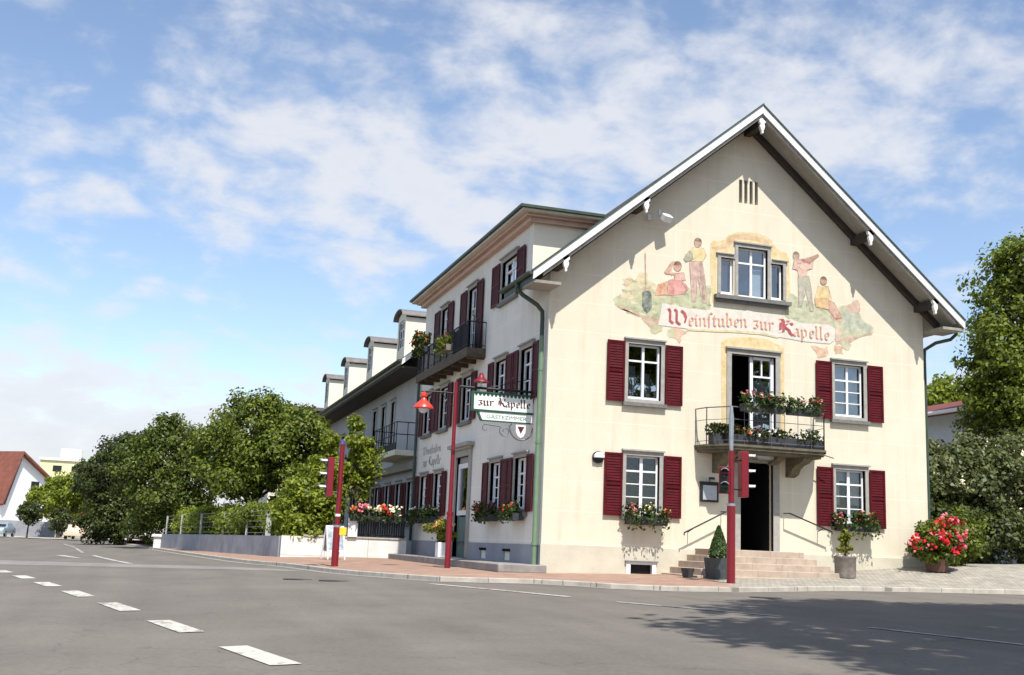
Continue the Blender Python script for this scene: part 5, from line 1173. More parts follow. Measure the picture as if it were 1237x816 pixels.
# ---------------------------------------------------------------- plants in containers
def rot(p, a): return (p[0]*math.cos(a)-p[1]*math.sin(a), p[0]*math.sin(a)+p[1]*math.cos(a), p[2])
def flower_box(loc, L, rz, label, cols, nf=70, dens=420, h=.20, depth=.22, trail=.3, top=.32, bloomsize=.045, leaf='leaf_box', box='boxgrey', group='planted flower boxes', cat='flower box', leafsize=.10, fsplit=None):
    r_ = empty('flower_box', loc, rz, label, cat, group)
    mb = MB(); mb.add([(-L/2, -depth, 0), (L/2, -depth, 0), (L/2, 0, 0), (-L/2, 0, 0), (-L/2-.02, -depth-.03, h), (L/2+.02, -depth-.03, h), (L/2+.02, 0, h), (-L/2-.02, 0, h)], [(0, 3, 2, 1), (0, 1, 5, 4), (1, 2, 6, 5), (2, 3, 7, 6), (3, 0, 4, 7)])
    mb.add([(-L/2, -depth, h-.03), (L/2, -depth, h-.03), (L/2, 0, h-.03), (-L/2, 0, h-.03)], [(0, 1, 2, 3)], 1)
    mb.build('trough', [M[box], M['soil']], r_)
    rng = RNG; nn = int(dens*L)
    nc = int(9*L)+3; cxs = np.stack([rng.uniform(-L/2, L/2, nc), rng.uniform(-depth-.08, -.02, nc), h+rng.uniform(.0, top, nc)], 1)
    k = rng.integers(0, nc, nn); P = cxs[k]+rng.normal(size=(nn, 3))*[.09, .07, .075]
    nt_ = int(nn*trail*.8); T = np.stack([rng.uniform(-L/2-.05, L/2+.05, nt_), rng.uniform(-depth-.15, -depth+.02, nt_), h-rng.random(nt_)**1.6*trail*rng.choice([.4, 1, 1.3], nt_)], 1)
    P = np.concatenate([P, T]); P[:, 1] = np.minimum(P[:, 1], -.01)
    leaves('foliage', P, leafsize, M[leaf], r_, up=.4)
    F = cxs[rng.integers(0, nc, nf)]+rng.normal(size=(nf, 3))*[.07, .06, .05]+[0, -.02, .08]; F[:, 1] = np.minimum(F[:, 1], -.03)
    if len(cols) > 1:   # colours stay in drifts along the box
        mats = [M['bl_'+c] for c in cols]; order = np.argsort(F[:, 0]+rng.normal(size=nf)*L*.10)
        mb = MB()
        for i, q in enumerate(order):
            mi = min(len(cols)-1, int(i*len(cols)/nf)); c = Vector(F[q]); s_ = bloomsize*rng.uniform(.7, 1.4)
            ax = Vector(rng.normal(size=3)); ax.z = abs(ax.z)+.4; ax.y -= .5; ax.normalize(); x = ax.orthogonal().normalized(); y = ax.cross(x); b = len(mb.v)
            mb.v += [tuple(c+(x*math.cos(1.2566*j)+y*math.sin(1.2566*j))*s_) for j in range(5)]+[tuple(c+ax*s_*.7), tuple(c-ax*s_*.4)]
            for j in range(5): mb.f += [(b+j, b+(j+1) % 5, b+5), (b+(j+1) % 5, b+j, b+6)]; mb.m += [mi, mi]
        mb.build('blossoms', mats, r_)
    else: blossoms('blossoms', F, bloomsize, [M['bl_'+cols[0]]], r_)
    return r_
H = -math.pi/2
flower_box((2.92, -.06, 1.36), 1.12, 0, 'flower box with pink and yellow blooms under the front window left of the door', ['green' if 0 else 'pink', 'pink', 'yellow', 'cream', 'orange'], nf=50, depth=.32, trail=.35, top=.24, bloomsize=.036, group='flower boxes on the front')
flower_box((9.55, -.06, 1.46), 1.25, 0, 'flower box with pink and orange blooms above the concrete planter', ['pink', 'pink', 'red', 'cream', 'orange', 'red'], nf=60, depth=.34, trail=.35, bloomsize=.038, group='flower boxes on the front', leafsize=.12)
flower_box((5.90, -BD_+.02, 4.55), 1.25, 0, 'geranium box on the front balcony rail before the open door', ['pink', 'red', 'pink', 'cream', 'yellow'], nf=55, trail=.2, top=.22, bloomsize=.036, group='flower boxes on the balcony rail')
flower_box((7.18, -BD_+.02, 4.55), .95, 0, 'dark leaved geranium box on the right half of the front balcony rail', ['cream', 'pink', 'red', 'pink', 'yellow'], nf=32, trail=.2, top=.20, bloomsize=.036, group='flower boxes on the balcony rail')
for (x0, L, lab, cols) in ((5.62, 1.05, 'trough on the balcony floor with orange plants, nearest the grey pole', ['orange', 'orange', 'purple', 'white']), (6.60, 1.15, 'middle trough on the balcony floor with white flowers', ['white', 'white']), (7.55, .75, 'right end trough on the balcony floor with green shrubs', ['white'])):
    flower_box((x0, -BD_+.24, 3.64), L, 0, lab, cols, nf=14, dens=260, h=.27, top=.16, trail=0, depth=.20, bloomsize=.055, leaf='leaf_dark', group='troughs on the balcony floor', cat='trough')
for (x0, y0_, lab) in ((4.80, -.62, 'small square pot with a clipped shrub at the left end of the balcony'), (5.14, -.82, 'square shrub pot behind the grey pole on the balcony')):
    r_ = empty('shrub_pot', (x0, y0_, 3.64), 0, lab, 'plant pot', 'shrub pots on the balcony')
    mb = MB(); mb.prism([(-.16, -.16), (.16, -.16), (.16, .16), (-.16, .16)], 0, .30); mb.build('pot', M['boxgrey'], r_, bevel=.01)
    P = RNG.uniform(-1, 1, (420, 3))*[.24, .2, .15]+[0, 0, .42]; leaves('foliage', P, .08, M['leaf_dark'], r_)
# street side boxes
for i, (y, L, zz_, lab, cols) in enumerate((
    (1.95, 1.25, 1.36, 'flower box with orange red blooms, nearest the corner on the street side', ['red', 'orange', 'pink', 'red']),
    (4.40, 1.35, 1.36, 'flower box with dark foliage and few blooms, second from the corner on the street side', ['pink', 'red', 'purple']),
    (11.4, 1.2, 1.36, 'flower box with yellow blooms beyond the side door', ['red', 'yellow', 'cream']),
    (13.7, 1.25, 1.36, 'flower box with white blooms farthest along the inn street wall', ['cream', 'white', 'yellow']))):
    flower_box((-.08, y, zz_), L, H, lab, cols, nf=45, depth=.30, trail=.22, dens=520, bloomsize=.038, top=.26, group='flower boxes on the street side', leaf='leaf_box' if i != 1 else 'leaf_dark')
flower_box((-.56, 12.3, 7.62), 1.4, H, 'tall orange and red geranium box at the far end of the timber balcony', ['orange', 'red', 'orange'], nf=80, top=.7, dens=600, group='boxes on the timber balcony', leafsize=.13)
flower_box((-.60, 8.7, 7.12), 1.3, H, 'leafy green trough in the middle of the timber balcony', ['yellow', 'red'], nf=8, top=.24, dens=420, leaf='leaf', box='concrete_pot', group='boxes on the timber balcony')

# clipped cone in a square pot
r_ = empty('cone_shrub_pot', (3.92, -2.45, pave_z(3.92, -2.45)), R(4), 'clipped conifer cone in a dark square pot at the foot of the steps', 'potted conifer')
mb = MB(); mb.add([(-.23, -.23, 0), (.23, -.23, 0), (.23, .23, 0), (-.23, .23, 0), (-.27, -.27, .52), (.27, -.27, .52), (.27, .27, .52), (-.27, .27, .52)], [(0, 3, 2, 1), (0, 1, 5, 4), (1, 2, 6, 5), (2, 3, 7, 6), (3, 0, 4, 7)]); mb.add([(-.26, -.26, .49), (.26, -.26, .49), (.26, .26, .49), (-.26, .26, .49)], [(0, 1, 2, 3)], 1)
mb.build('pot', [M['pot'], M['soil']], r_)
n_ = 5200; t_ = RNG.random(n_)**.75; a_ = RNG.uniform(0, 2*math.pi, n_); rr_ = (.27*(1-t_)**.82+.012)*RNG.uniform(.82, 1.06, n_)*(1-.25*np.exp(-(t_/.08)**2)*1)
P = np.stack([rr_*np.cos(a_), rr_*np.sin(a_), .50+t_*.82], 1); leaves('cone', P, .055, M['conif'], r_, up=.2, out=np.stack([np.cos(a_), np.sin(a_), 0*a_+.3], 1)*1.6)
mb = MB(); mb.tube([(0, 0, .45), (0, 0, 1.2)], [.03, .008], 6); mb.build('stem', M['bark'], r_)
# dark pot added where only the cone pot's shadow lies
r_ = empty('shadow_pot', (3.28, -2.0, pave_z(3.28, -2.0)), 0, 'small dark bowl added in place of a shadow left of the clipped cone', 'pot')
mb = MB(); mb.lathe((0, 0, 0), [(.12, 0), (.17, .2), (.18, .24), (.15, .24), (.13, .12), (.01, .10)], 16); mb.build('bowl', M['pot'], r_, smooth=True)
# round concrete planter with a golden shrub
zp = pave_z(8.12, -1.75)
r_ = empty('round_planter', (8.12, -1.75, zp), 0, 'round concrete planter with a yellow green shrub right of the steps', 'planter')
mb = MB(); mb.lathe((0, 0, 0), [(.27, 0), (.28, .06), (.285, .5), (.30, .52), (.30, .57), (.25, .57), (.24, .48), (.01, .48)], 24); mb.build('pot', M['concrete_pot'], r_, smooth=True)
P, nn_ = crown_points([(0, 0, .80, .17, .17, .30), (.03, 0, 1.05, .15, .15, .22)], 1500, .16); leaves('shrub', P, .075, M['leaf_yellow'], r_, out=nn_)
mb = MB(); mb.tube([(0, 0, .45), (.02, 0, .9)], [.02, .01], 6); mb.build('stem', M['bark'], r_)
# corner geranium tub
zp = pave_z(11.75, -.9)
r_ = empty('geranium_tub', (11.75, -.9, zp), 0, 'dark tub overflowing with red geraniums at the right corner', 'flower tub')
mb = MB(); mb.lathe((0, 0, 0), [(.28, 0), (.34, .30), (.36, .35), (.32, .35), (.30, .28), (.01, .28)], 20); mb.build('tub', M['terracotta'], r_, smooth=True)
P, nn_ = crown_points([(-.1, 0, .62, .66, .55, .42), (.3, .1, .9, .6, .5, .45), (-.15, 0, 1.0, .4, .4, .35), (.55, .2, .55, .45, .4, .4)], 8000, .30); leaves('foliage', P, .10, M['leaf'], r_, out=nn_)
F, _ = crown_points([(-.15, -.12, .66, .80, .66, .50), (.3, -.1, .98, .74, .66, .56)], 260, .20, fill=.0); blossoms('blossoms', F[(F[:, 1] < .25) & (F[:, 2] > .25)], .058, [M['bl_red'], M['bl_red'], M['bl_pink']], r_)
# plant by the side door
r_ = empty('door_planter', (-.72, 7.6, .2), 0, 'pale square planter with yellow green leaves and orange blooms by the lamp post', 'planter')
mb = MB(); mb.box(-.2, .2, -.2, .2, 0, .48); mb.build('pot', M['white'], r_, bevel=.015)
P, nn_ = crown_points([(-.1, .05, .85, .45, .45, .40), (.1, 0, .65, .35, .3, .2)], 1700, .25); leaves('foliage', P, .12, M['leaf_yellow'], r_, out=nn_)
F, _ = crown_points([(0, 0, .95, .38, .38, .34)], 45, .12, fill=0); blossoms('blossoms', F, .055, [M['bl_orange'], M['bl_yellow']], r_)

# ---------------------------------------------------------------- garden in front of the wing
gw = empty('garden_wall', (-5.2, 14, 0), 0, 'low garden wall, white towards the square and coloured in a shade grey along the street', 'wall')
gl = lambda x, y, z: (x+5.2, y-14, z)
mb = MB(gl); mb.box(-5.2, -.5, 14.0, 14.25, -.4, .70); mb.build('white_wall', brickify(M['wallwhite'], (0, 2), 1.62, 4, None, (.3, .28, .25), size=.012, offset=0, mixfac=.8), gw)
mb = MB(gl); mb.box(-4.4, -.5, 13.96, 14.29, .70, .76); mb.build('coping', M['kerb'], gw, bevel=.01)
pts = [(-5.26, 14.27, .68), (-5.75, 17, .66), (-6.95, 24, .62), (-8.35, 33, .56), (-9.1, 38, .52)]
mb = MB(gl)
for (p, q) in zip(pts[:-1], pts[1:]):
    v = [(p[0], p[1], -.6), (q[0], q[1], -.6), (q[0]+.25, q[1], -.6), (p[0]+.25, p[1], -.6), (p[0], p[1], p[2]), (q[0], q[1], q[2]), (q[0]+.25, q[1], q[2]), (p[0]+.25, p[1], p[2])]
    mb.add(v, [(0, 1, 5, 4), (2, 3, 7, 6), (4, 5, 6, 7), (1, 2, 6, 5), (3, 0, 4, 7)])
mb.build('shade_toned_wall', M['wall_shade_grey'], gw)
mb = MB(gl); mb.box(-9.5, -9.1, 38.0, 38.4, -.6, .35); mb.box(-9.6, -9.0, 37.9, 38.5, .35, .5); mb.build('end_pillar', M['wallwhite'], gw, bevel=.02)
gf = empty('garden_fence', (-5.6, 17, .6), 0, 'wire garden fence on pale posts above the shade toned wall', 'fence')
fpts = [(-5.62, 16.6, .66), (-6.1, 20, .64), (-6.8, 24, .62), (-7.6, 28, .59), (-8.35, 33, .56), (-9.0, 37.5, .52)]
for i, p in enumerate(fpts):
    mb = MB(lambda x, y, z: (x+5.6, y-17, z-.6)); w_ = .10 if i == 0 else .045
    mb.box(p[0]+.08, p[0]+.08+w_*2, p[1]-w_, p[1]+w_, p[2]-.02, p[2]+1.0); mb.build('post', mat('pale fence post', (.40, .42, .38), .6, var=.15), gf)
mb = MB(lambda x, y, z: (x+5.6, y-17, z-.6))
for p, q in zip(fpts[:-1], fpts[1:]):
    for z in (.12, .35, .58, .8, .97): mb.tube([(p[0]+.12, p[1], p[2]+z), (q[0]+.12, q[1], q[2]+z)], .007, 4, cap=False)
mb.build('wire_mesh', M['galv'], gf)
tr_ = empty('terrace_railing', (-2, 14.1, .7), 0, 'dark slatted terrace railing on the white wall under the flower boxes', 'railing')
tf = lambda x, z, n: (x+2, -n, z-.7)
mb = MB(tf)
for i in range(24): mb.box(-2.72+i*.09, -2.65+i*.09, .78, 1.38, -.01, .015)
mb.box(-2.75, -.55, 1.36, 1.42, -.03, .03); mb.box(-2.75, -.55, .82, .87, -.025, -.011); mb.build('slats', M['iron'], tr_)
for x in (-2.74, -1.7, -.62): mb = MB(tf); mb.box(x-.03, x+.03, .74, 1.45, -.06, -.0); mb.build('post', M['iron'], tr_)
for (x, L, lab, cols) in ((-2.42, .62, 'terrace flower box with pink and salmon blooms, left one', ['orange', 'pink', 'pink']), (-1.72, .66, 'terrace flower box with dark red blooms, middle one', ['cream', 'orange', 'red']), (-1.0, .62, 'terrace flower box with cream yellow blooms, right one', ['red', 'cream', 'cream'])):
    flower_box((x, 14.02, 1.34), L, 0, lab, cols, nf=60, dens=520, trail=.2, bloomsize=.065, group='flower boxes on the terrace', leafsize=.11)
wb_ = empty('notice_panel', (-2.6, 13.92, .75), 0, 'white notice panel hung on the dark terrace railing', 'notice')
mb = MB(); mb.box(-.18, .18, -.02, .02, .0, .68); mb.build('panel', M['white_plastic'], wb_); mb = MB(); mb.box(-.2, .2, -.015, .03, .68, .71); mb.build('top_rail', M['galv'], wb_)
ab = empty('advertising_board', (-3.78, 10.7, pave_z(-3.78, 10.7)), R(14), 'white folding advertising board standing on the brick pavement', 'sandwich board')
for s in (-1, 1):
    mb = MB(lambda x, y, z: (x, s*(-.30+z*.25)+y, z)); mb.box(-.33, -.29, -.015, .015, 0, 1.14); mb.box(.29, .33, -.015, .015, 0, 1.14); mb.box(-.29, .29, -.015, .015, 1.08, 1.14); mb.box(-.29, .29, -.015, .015, .26, .31); mb.build('frame', M['white_plastic'], ab)
    mb = MB(lambda x, y, z: (x, s*(-.30+z*.25)+y, z)); mb.box(-.29, .29, -.008, .008, .31, 1.08); mb.build('poster', mat('pale blue grey poster', (.36, .42, .46), .6, var=.45, vscale=6, detail=6), ab)
# ---------------------------------------------------------------- vegetation
M['leaf_garden'] = leafmat('fresh deep green leaf', (.034, .062, .009), (.145, .205, .026), .35); M['leaf_far'] = leafmat('deep green leaf', (.028, .052, .010), (.110, .158, .024), .32)
M['leaf_mid'] = leafmat('sunny tree leaf', (.045, .075, .010), (.17, .235, .03), .4)
G1 = 'garden trees beyond the inn'
tree('garden_tree', (-5.2, 27, -.1), [(-5.2, 27, 5.4, 2.1, 2.2, 2.1), (-6.95, 27.5, 4.5, 1.3, 1.6, 1.5), (-3.5, 26.5, 5.0, 1.7, 1.8, 2.1), (-6.2, 26, 3.2, 1.8, 1.7, .9), (-3.6, 25.6, 3.2, 1.7, 1.6, 1.0), (-5.0, 25.5, 4.3, 1.6, 1.5, 1.4), (-2.3, 27, 4.2, 1.1, 1.3, 1.2)], 40000, .17, M['leaf_garden'], .17, 'broad leafy green tree behind the garden wall, tallest beside the inn', group=G1)
tree('garden_tree', (-8.6, 41, -.2), [(-8.9, 42, 5.0, 2.2, 2.3, 2.2), (-10.6, 43, 4.0, 1.6, 2, 2.2), (-7.6, 40, 4.2, 1.5, 1.8, 1.9), (-8.8, 40.5, 2.4, 2.4, 2, 1.7), (-9.2, 41.5, .9, 1.8, 1.6, 1.1), (-9.4, 42, 6.5, 1.0, 1.0, 1.2)], 27000, .19, M['leaf_far'], .17, 'mid green tree with a small pointed top between the two darker crowns', group=G1)
tree('street_tree', (-11.6, 57, -.3), [(-12.0, 58, 4.6, 2.2, 2.4, 2.8), (-10.9, 57, 2.3, 1.7, 1.8, 2.2), (-13.3, 59, 3.4, 1.4, 1.6, 2.0), (-11.2, 58, 6.4, 1.3, 1.4, 1.3), (-12.7, 57, 1.6, 1.4, 1.5, 1.5), (-11.5, 56.5, .9, 1.9, 1.5, 1.3), (-13.4, 57.5, .9, 1.2, 1.3, 1.2)], 34000, .21, M['leaf_dark'], .2, 'very dark dense tree reaching down to the pavement on the left', group='trees along the far street')
tree('street_tree', (-14.2, 84, -.4), [(-14.2, 84, 5.0, 2.6, 2.6, 3.0), (-13.0, 84, 2.6, 2.0, 2, 2)], 9000, .32, M['leaf_dark'], .2, 'dark tree peeping out left of the very dark crown', group='trees along the far street')
tree('street_tree', (-19.0, 104, -.4), [(-19.0, 104, 4.0, 2.2, 2.3, 2.5), (-20.8, 103, 3.2, 1.5, 1.8, 1.8), (-17.5, 105, 3.4, 1.5, 1.8, 2.1)], 12000, .30, M['leaf_light'], .18, 'light green tree before the yellow apartment block', group='trees along the far street')
tree('round_bush', (-21.0, 92, -.4), [(-21.0, 92, 1.9, 1.1, 1.1, 1.0)], 4000, .20, M['leaf_dark'], .08, 'dark round clipped tree before the white gabled house', cat='bush')
tree('garden_bush', (-18.2, 92, -.4), [(-18.2, 92, 1.2, .9, .9, 1.4)], 3000, .22, M['leaf_dark'], 0, 'dark upright bush right of the far round clipped tree', cat='bush')
tree('hydrangea_bush', (-4.3, 15.2, .05), [(-4.4, 15.3, 1.85, .9, .8, .95), (-4.95, 15.0, 1.3, .5, .6, .7), (-3.7, 15.1, 1.6, .6, .7, 1.1), (-4.2, 14.5, .9, .7, .4, .5)], 11000, .16, M['leaf_light'], .05, 'big light green bush spilling over the corner of the garden wall', cat='bush')
vn = tree('climbing_vine', (-2.4, 14.9, .05), [(-2.3, 15.0, 3.9, .55, .5, .7), (-2.9, 15.2, 2.9, .7, .6, .9), (-2.0, 15.1, 3.1, .45, .4, .8), (-3.5, 15.4, 2.8, .8, .6, 1.0), (-2.5, 15.2, 5.0, .28, .25, .35), (-3.3, 15.3, 4.3, .35, .3, .4)], 9500, .15, M['leaf_light'], .05, 'bright yellow green climbing plant reaching the wing balcony', cat='climbing plant')
for i, (x, y, lab) in enumerate(((-4.9, 18.3, 'yellow green hedge bush behind the fence, nearest the big spilling bush'), (-5.7, 21.8, 'hedge bush behind the fence, second from the inn'), (-6.3, 26.0, 'hedge bush behind the fence, third from the inn'), (-7.1, 30.5, 'hedge bush behind the fence, fourth from the inn'), (-7.8, 35.2, 'hedge bush behind the fence at the far end'))):
    tree('hedge_bush', (x, y, 0), [(x, y, 1.15, .6, 1.5, .75), (x+.1, y+1.7, 1.15, .6, 1.3, .78), (x+.05, y-1.2, 1.1, .55, 1.2, .72)], 10500, .12, M['leaf_light' if i != 1 else 'leaf'], 0, lab, cat='bush', group='hedge bushes behind the fence')
# right hand side
tree('tall_tree', (24.8, 10, .6), [(24.8, 9.8, 10.2, 2.1, 2.5, 3.0), (23.1, 9, 8.4, 1.4, 1.9, 2.1), (23.8, 9, 6.2, 1.8, 2.1, 1.9), (26.2, 10, 11.8, 2.6, 3, 3.4), (25.6, 9.4, 6.8, 2.8, 2.6, 2.8), (22.0, 9.2, 7.6, .7, .9, .7), (24.7, 9.5, 13.0, 1.2, 1.5, 1.4), (24.3, 8.4, 4.6, 1.9, 1.6, 1.4), (27, 9, 4.5, 2.5, 2, 2)], 48000, .20, M['leaf_mid'], .26, 'tall leafy tree rising behind the flowering hedge on the right', group='trees on the right')
tree('far_tree', (46, 42, .6), [(45.5, 42, 12.0, 2.8, 2.5, 2.6), (48, 42, 11.5, 2.4, 2.4, 2.4)], 6000, .42, M['leaf_light'], .3, 'light green tree far behind the red roofed house on the right', group='trees on the right')
for i, (ls, lab, m_) in enumerate((([(15.2, 4.6, 2.9, 1.2, 1.1, 1.3), (16.2, 5.0, 3.4, 1.3, 1.2, 1.3)], 'cream flowering hedge bush right beside the inn corner', 'leaf_bloom'), ([(18.4, 5.2, 3.7, 1.6, 1.3, 1.5), (17.4, 4.9, 2.9, 1.3, 1.0, 1.2)], 'cream flowering hedge bush in the middle on the right', 'leaf_bloom'), ([(21.5, 6, 4.0, 2.0, 1.5, 1.7), (20.2, 5.6, 3.0, 1.5, 1.2, 1.3)], 'cream flowering hedge bush at the right edge of the picture', 'leaf_bloom'))):
    bx = ls[0]
    t_ = tree('flowering_hedge', (bx[0], bx[1], .6), ls, 9000, .17, M[m_], .07, lab, cat='hedge', group='flowering hedge bushes')
    F, _ = crown_points([(l[0]-bx[0], l[1]-bx[1], l[2]-.6, l[3]*1.02, l[4]*1.02, l[5]*1.02) for l in ls], 420, .22, fill=0); F = F[F[:, 2] > 1.6]
    leaves('blossoms', F, .15, M['bl_cream'], t_, up=.8)
for i, (x, y, lab) in enumerate(((15.4, 4.2, 'dark shrub under the flowering hedge beside the inn'), (18.0, 4.5, 'dark shrub under the flowering hedge, middle one'), (20.8, 5.0, 'dark shrub under the flowering hedge at the right edge'), (23.5, 6.0, 'dark shrub farthest to the right behind the yard'))):
    tree('dark_shrub', (x, y, .6), [(x, y, 1.5, 1.5, .9, 1.2), (x+.8, y+.2, 1.9, 1.0, .8, .9)], 7000, .17, M['leaf_dark'], .06, lab, cat='shrub', group='dark shrubs under the hedge')
tb_ = tree('leafy_bush', (13.6, .5, .58), [(13.35, .4, 1.45, .72, .6, .85), (12.9, .35, 1.25, .45, .45, .6), (13.9, .5, 1.25, .55, .45, .65)], 9000, .11, M['leaf'], .04, 'green bush with reddish tips behind the geranium tub', cat='bush')
F, _ = crown_points([(-.05, 0, .9, .66, .6, .70)], 130, .14, fill=0); blossoms('blossoms', F[F[:, 2] > .8], .05, [M['bl_pink'], M['bl_orange']], tb_)
# the tree across the road that throws the shade on the junction
tree('plane_tree', (7.0, -23.5, road_z(7, -23.5)), [(4.5, -21.5, 12.2, 4.2, 3.4, 2.3), (-.6, -23.6, 12.6, 2.8, 2.0, 1.6), (8.5, -20, 11.0, 4.2, 3.6, 2.5), (12.5, -21, 10.5, 4, 3.6, 2.6), (3.5, -25.5, 11.5, 4.0, 2.6, 2.2), (9, -25, 13, 4.5, 3, 2.5), (1.5, -20.8, 13.2, 2.6, 1.6, 1.3), (-1.0, -27.0, 12.0, 1.9, 1.5, 1.2), (8, -17.5, 10.2, 3.5, 1.6, 1.6), (14.5, -17.5, 9.2, 3.6, 1.8, 1.8), (4, -19, 12.6, 3.2, 2.2, 1.6)], 40000, .40, M['leaf'], .38, 'tall spreading tree across the junction that shades the road', clump=.56, fill=.05)
sp = MB(); 
for (x0, x1, y0_, y1_) in ((1.5, 40, -45, -19.8),):
    nx_ = 12
    for j in range(4):
        for i in range(nx_+1):
            x = x0+(x1-x0)*i/nx_; y = y0_+(y1_-y0_)*j/3; sp.v.append((x, y, road_z(x, y)+.11))
    for j in range(3):
        for i in range(nx_): sp.f.append((j*13+i, j*13+i+1, (j+1)*13+i+1, (j+1)*13+i)); sp.m.append(0)
structure(sp.build('pavement', M['brick']))

# ---------------------------------------------------------------- houses beyond
rh = empty('neighbour_house', (25.2, 10, .6), 0, 'pale blue house with dark red roof behind the tall right tree', 'house')
mb = MB(); mb.box(0, 10, 0, 14, 0, 6.9); mb.build('wall', mat('pale blue render', (.50, .56, .62), .85, var=.05), rh)
mb = MB(); mb.prism_axis([(-.8, 6.75), (-.8, 6.95), (5, 8.5), (10.8, 6.95), (10.8, 6.75), (5, 8.25)], -.6, 14.6, 1); mb.build('roof', mat('dark red roof tile', (.17, .045, .035), .8, var=.2), rh)
mb = MB(); mb.tube([(-.88, -.6, 6.9), (-.88, 14.6, 6.9)], .09, 8); mb.build('gutter', M['white'], rh)
for y in (2.0, 6.0, 10.5):
    mb = MB(); mb.box(-.05, .02, y, y+1.1, 4.0, 5.5); wq = mb.build('window', M['white'], rh); mb = MB(); mb.box(-.07, -.052, y+.1, y+1.0, 4.1, 5.4); mb.build('pane', M['iron'], wq)
# white gabled house far left
fh = empty('far_house', (-25.2, 118, -.5), 0, 'white gabled house with a long orange red roof at the left edge', 'house')
hd = Vector((math.cos(R(48)), math.sin(R(48)))); he = Vector((hd.y, -hd.x))    # hd: along the gable wall, he: out of the gable
def hl(s, z, e): q = hd*s+he*e; return (q.x, q.y, z)
mb = MB(hl); gp = [(-1.7, 0), (5.4, 0), (5.4, 6.4), (0, 9.7), (-1.7, 4.8)]; mb.prism(gp, -12, 0); mb.build('wall', mat('bright white render', (.80, .80, .79), .85, var=.03), fh)
mb = MB(hl); mb.prism([(-2.3, 3.6), (0, 9.95), (6.2, 6.15), (6.2, 5.9), (0, 9.65), (-2.2, 3.4)], -12.5, .7); mb.build('roof', mat('orange red roof tile', (.19, .065, .045), .8, var=.2, vscale=1.5), fh)
mb = MB(hl); 
for (s, z) in ((2.2, 5.2),): mb.box(s, s+1.2, z, z+1.3, .0, .06)
mb.build('window', M['iron'], fh)
mb = MB(hl); mb.prism([(-2.1, 3.5), (-.1, 9.4), (-.1, 9.0), (-1.8, 3.5)], .0, .6); mb.build('gable_timber', M['beam'], fh)
hw_ = MB(); hw_.box(-26, -19.6, 108, 108.3, -.6, 1.2); tag(hw_.build('yard_wall', M['wall_shade_grey']), 'low grey yard wall in front of the far white gabled house', 'wall')
# yellow apartment block
ap = empty('apartment_block', (-29, 262, -1), 0, 'pale yellow flat roofed apartment block far down the street', 'apartment block')
mb = MB(); mb.box(-6.5, 9.5, 0, 12, 0, 17.4); mb.build('wall', mat('pale yellow render', (.78, .72, .42), .85, var=.04), ap)
mb = MB(); mb.box(-6.8, 9.8, -.4, 12.3, 17.4, 18.0); mb.box(-2.2, 2.4, .5, 8, 18.0, 20.4); mb.build('roof_storey', mat('cream parapet', (.78, .76, .66), .8), ap)
for j in range(3):
    for x in (-3.6, .6, 3.8):
        mb = MB(); z = 16.2-3.4*j; mb.box(x, x+2.0, -.06, .0, z-1.4, z); mb.build('window', M['iron'], ap)
        if x == .6: mb = MB(); mb.box(x-.2, x+2.3, -1.0, 0, z-2.7, z-1.8); mb.build('balcony', M['cream'], ap)
lh = empty('low_house', (-16.0, 130, -.4), 0, 'low cream house with an orange roof glimpsed under the light green tree', 'house')
mb = MB(); mb.box(-3, 3, 0, 5, 0, 2.6); mb.build('wall', M['cream'], lh); mb = MB(); mb.prism_axis([(-3.4, 2.5), (-3.4, 2.7), (0, 4.0), (3.4, 2.7), (3.4, 2.5)], -.4, 5.4, 1); mb.build('roof', mat('bright orange roof tile', (.5, .11, .06), .8), lh)
wh2 = empty('pale_house', (-10.5, 100, -.4), 0, 'pink white house wall just left of the dark street tree', 'house')
mb = MB(); mb.box(-4, 2.5, 0, 6, 0, 3.6); mb.build('wall', mat('pinkish white render', (.66, .58, .58), .85), wh2); mb = MB(); mb.prism_axis([(-4.5, 3.5), (-4.5, 3.7), (-.75, 6.0), (3, 3.7), (3, 3.5)], -.4, 6.4, 1); mb.build('roof', M['tile'], wh2)

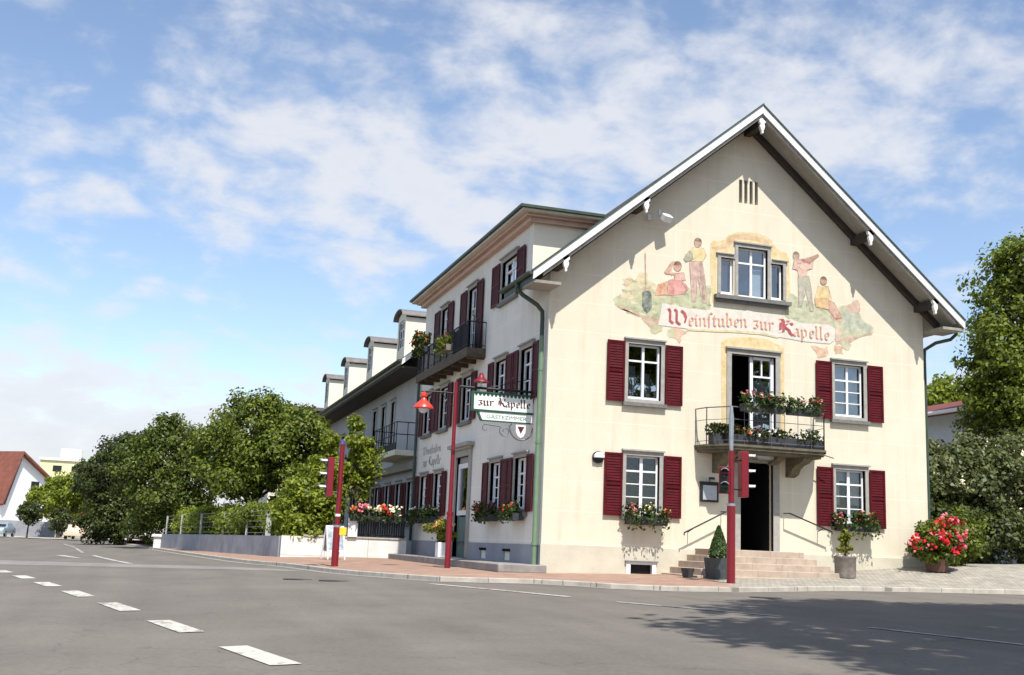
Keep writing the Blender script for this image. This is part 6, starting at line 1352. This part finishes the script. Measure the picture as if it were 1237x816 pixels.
# ---------------------------------------------------------------- cars far down the street
def car(loc, rz, label, paint_, van=False):
    r_ = empty('parked_van' if van else 'parked_car', loc, rz, label, 'van' if van else 'car', 'vehicles parked down the street')
    L, Wd, Hh = (4.4, 1.75, 1.9) if van else (4.1, 1.7, 1.43)
    prof = [(-L/2, .35), (-L/2, .75), (-L/2+.1, .92), (-L*.22, 1.0), (-L*.10, Hh-.04), (L*.28, Hh), (L*.46, 1.05 if not van else 1.75), (L/2, .85), (L/2, .35)] if not van else [(-L/2, .35), (-L/2, .9), (-L*.36, 1.05), (-L*.24, Hh-.06), (L*.46, Hh), (L/2, 1.6), (L/2, .35)]
    mb = MB(); n = len(prof)
    for s, w_ in ((-1, 1), (1, 1)):
        for x, z in prof: mb.v.append((x, s*(Wd/2-(.18 if z > 1.02 else 0)), z))
    mb.f += [tuple(range(n)), tuple(range(n, 2*n))]+[(i, (i+1) % n, n+(i+1) % n, n+i) for i in range(n)]; mb.m += [0]*(n+2)
    mb.build('body', paint_, r_, bevel=.05, smooth=True)
    g_ = MB(); z0_, z1_ = 1.03, Hh-.12
    for s in (-1, 1): g_.add([(-L*.18, s*(Wd/2-.15), z0_), (L*.38, s*(Wd/2-.15), z0_), (L*.30, s*(Wd/2-.17), z1_), (-L*.09, s*(Wd/2-.17), z1_)], [(0, 1, 2, 3)])
    a_ = -L*.225 if not van else -L*.35; b_ = -L*.115 if not van else -L*.25
    g_.add([(a_, -Wd/2+.22, z0_), (a_, Wd/2-.22, z0_), (b_-.03, Wd/2-.26, z1_), (b_-.03, -Wd/2+.26, z1_)], [(0, 1, 2, 3)]); g_.build('window', M['iron'], r_)
    for x in (-L*.31, L*.31):
        for s in (-1, 1):
            w_ = MB(lambda a, b, c: (x+a, s*(Wd/2-.06)+c, .31+b)); w_.lathe((0, 0, -.09), [(.31, 0), (.31, .18)], 18); wo_ = w_.build('wheel', M['black'], r_)
            w_ = MB(lambda a, b, c: (x+a, s*(Wd/2-.06)+s*c, .31+b)); w_.lathe((0, 0, .09), [(.19, 0), (.17, .015), (.05, .02)], 14); w_.build('rim', M['galv'], wo_)
    for s in (-1, 1): h_ = MB(); h_.box(-L/2-.015, -L/2+.03, s*(Wd/2-.28)-.14, s*(Wd/2-.28)+.14, .62, .76); h_.build('headlight', M['lamp_glass'], r_)
    return r_
car((-23.8, 96, road_z(-16, 96)+.02), R(80), 'silver blue parked car at the far left edge', mat('silver blue car paint', (.30, .38, .44), .3, metal=.3))
car((-16.6, 97, road_z(-16, 97)+.02), R(78), 'white van with an orange side parked far down the street', mat('cream white van paint', (.72, .55, .40), .35), van=True)
car((-18.3, 116, road_z(-16, 116)+.02), R(70), 'dark parked car half hidden behind the far bushes', mat('dark grey car paint', (.05, .055, .06), .3, metal=.3))
# far verge and rising ground behind the houses
vg = MB(); vg.quad([(-60, 92, -.50), (-9, 92, -.50), (-9, 135, -.42), (-60, 135, -.42)]); structure(vg.build('far_pavement', M['kerb']))
# distant belt of trees closing the street
P = []
for i in range(26):
    x = -70+i*6.5+random.uniform(-2, 2); y = 205+random.uniform(-12, 12); h = random.uniform(4, 7); 
    p_, _ = crown_points([(x, y, h*.5, 4, 3, h*.55)], 1500, .6); P.append(p_)
tag(leaves('distant_wood', np.concatenate(P), .75, M['leaf'], None), 'belt of distant green trees closing off the end of the street', 'wood', kind='stuff')

sp_ = empty('road_sign', (-13.4, 66, road_z(-13.4, 66)), 0, 'small blue and white road sign on a thin post before the dark street tree', 'road sign')
mb = MB(); mb.tube([(0, 0, 0), (0, 0, 2.6)], .03, 6); mb.build('post', M['galv'], sp_)
mb = MB(); mb.box(-.28, .28, -.05, -.03, 2.0, 2.56); mb.build('sign_plate', M['white_plastic'], sp_); mb = MB(); mb.box(-.22, .22, -.06, -.051, 2.06, 2.50); mb.build('sign_face', mat('blue sign face', (.02, .08, .3), .4), sp_)
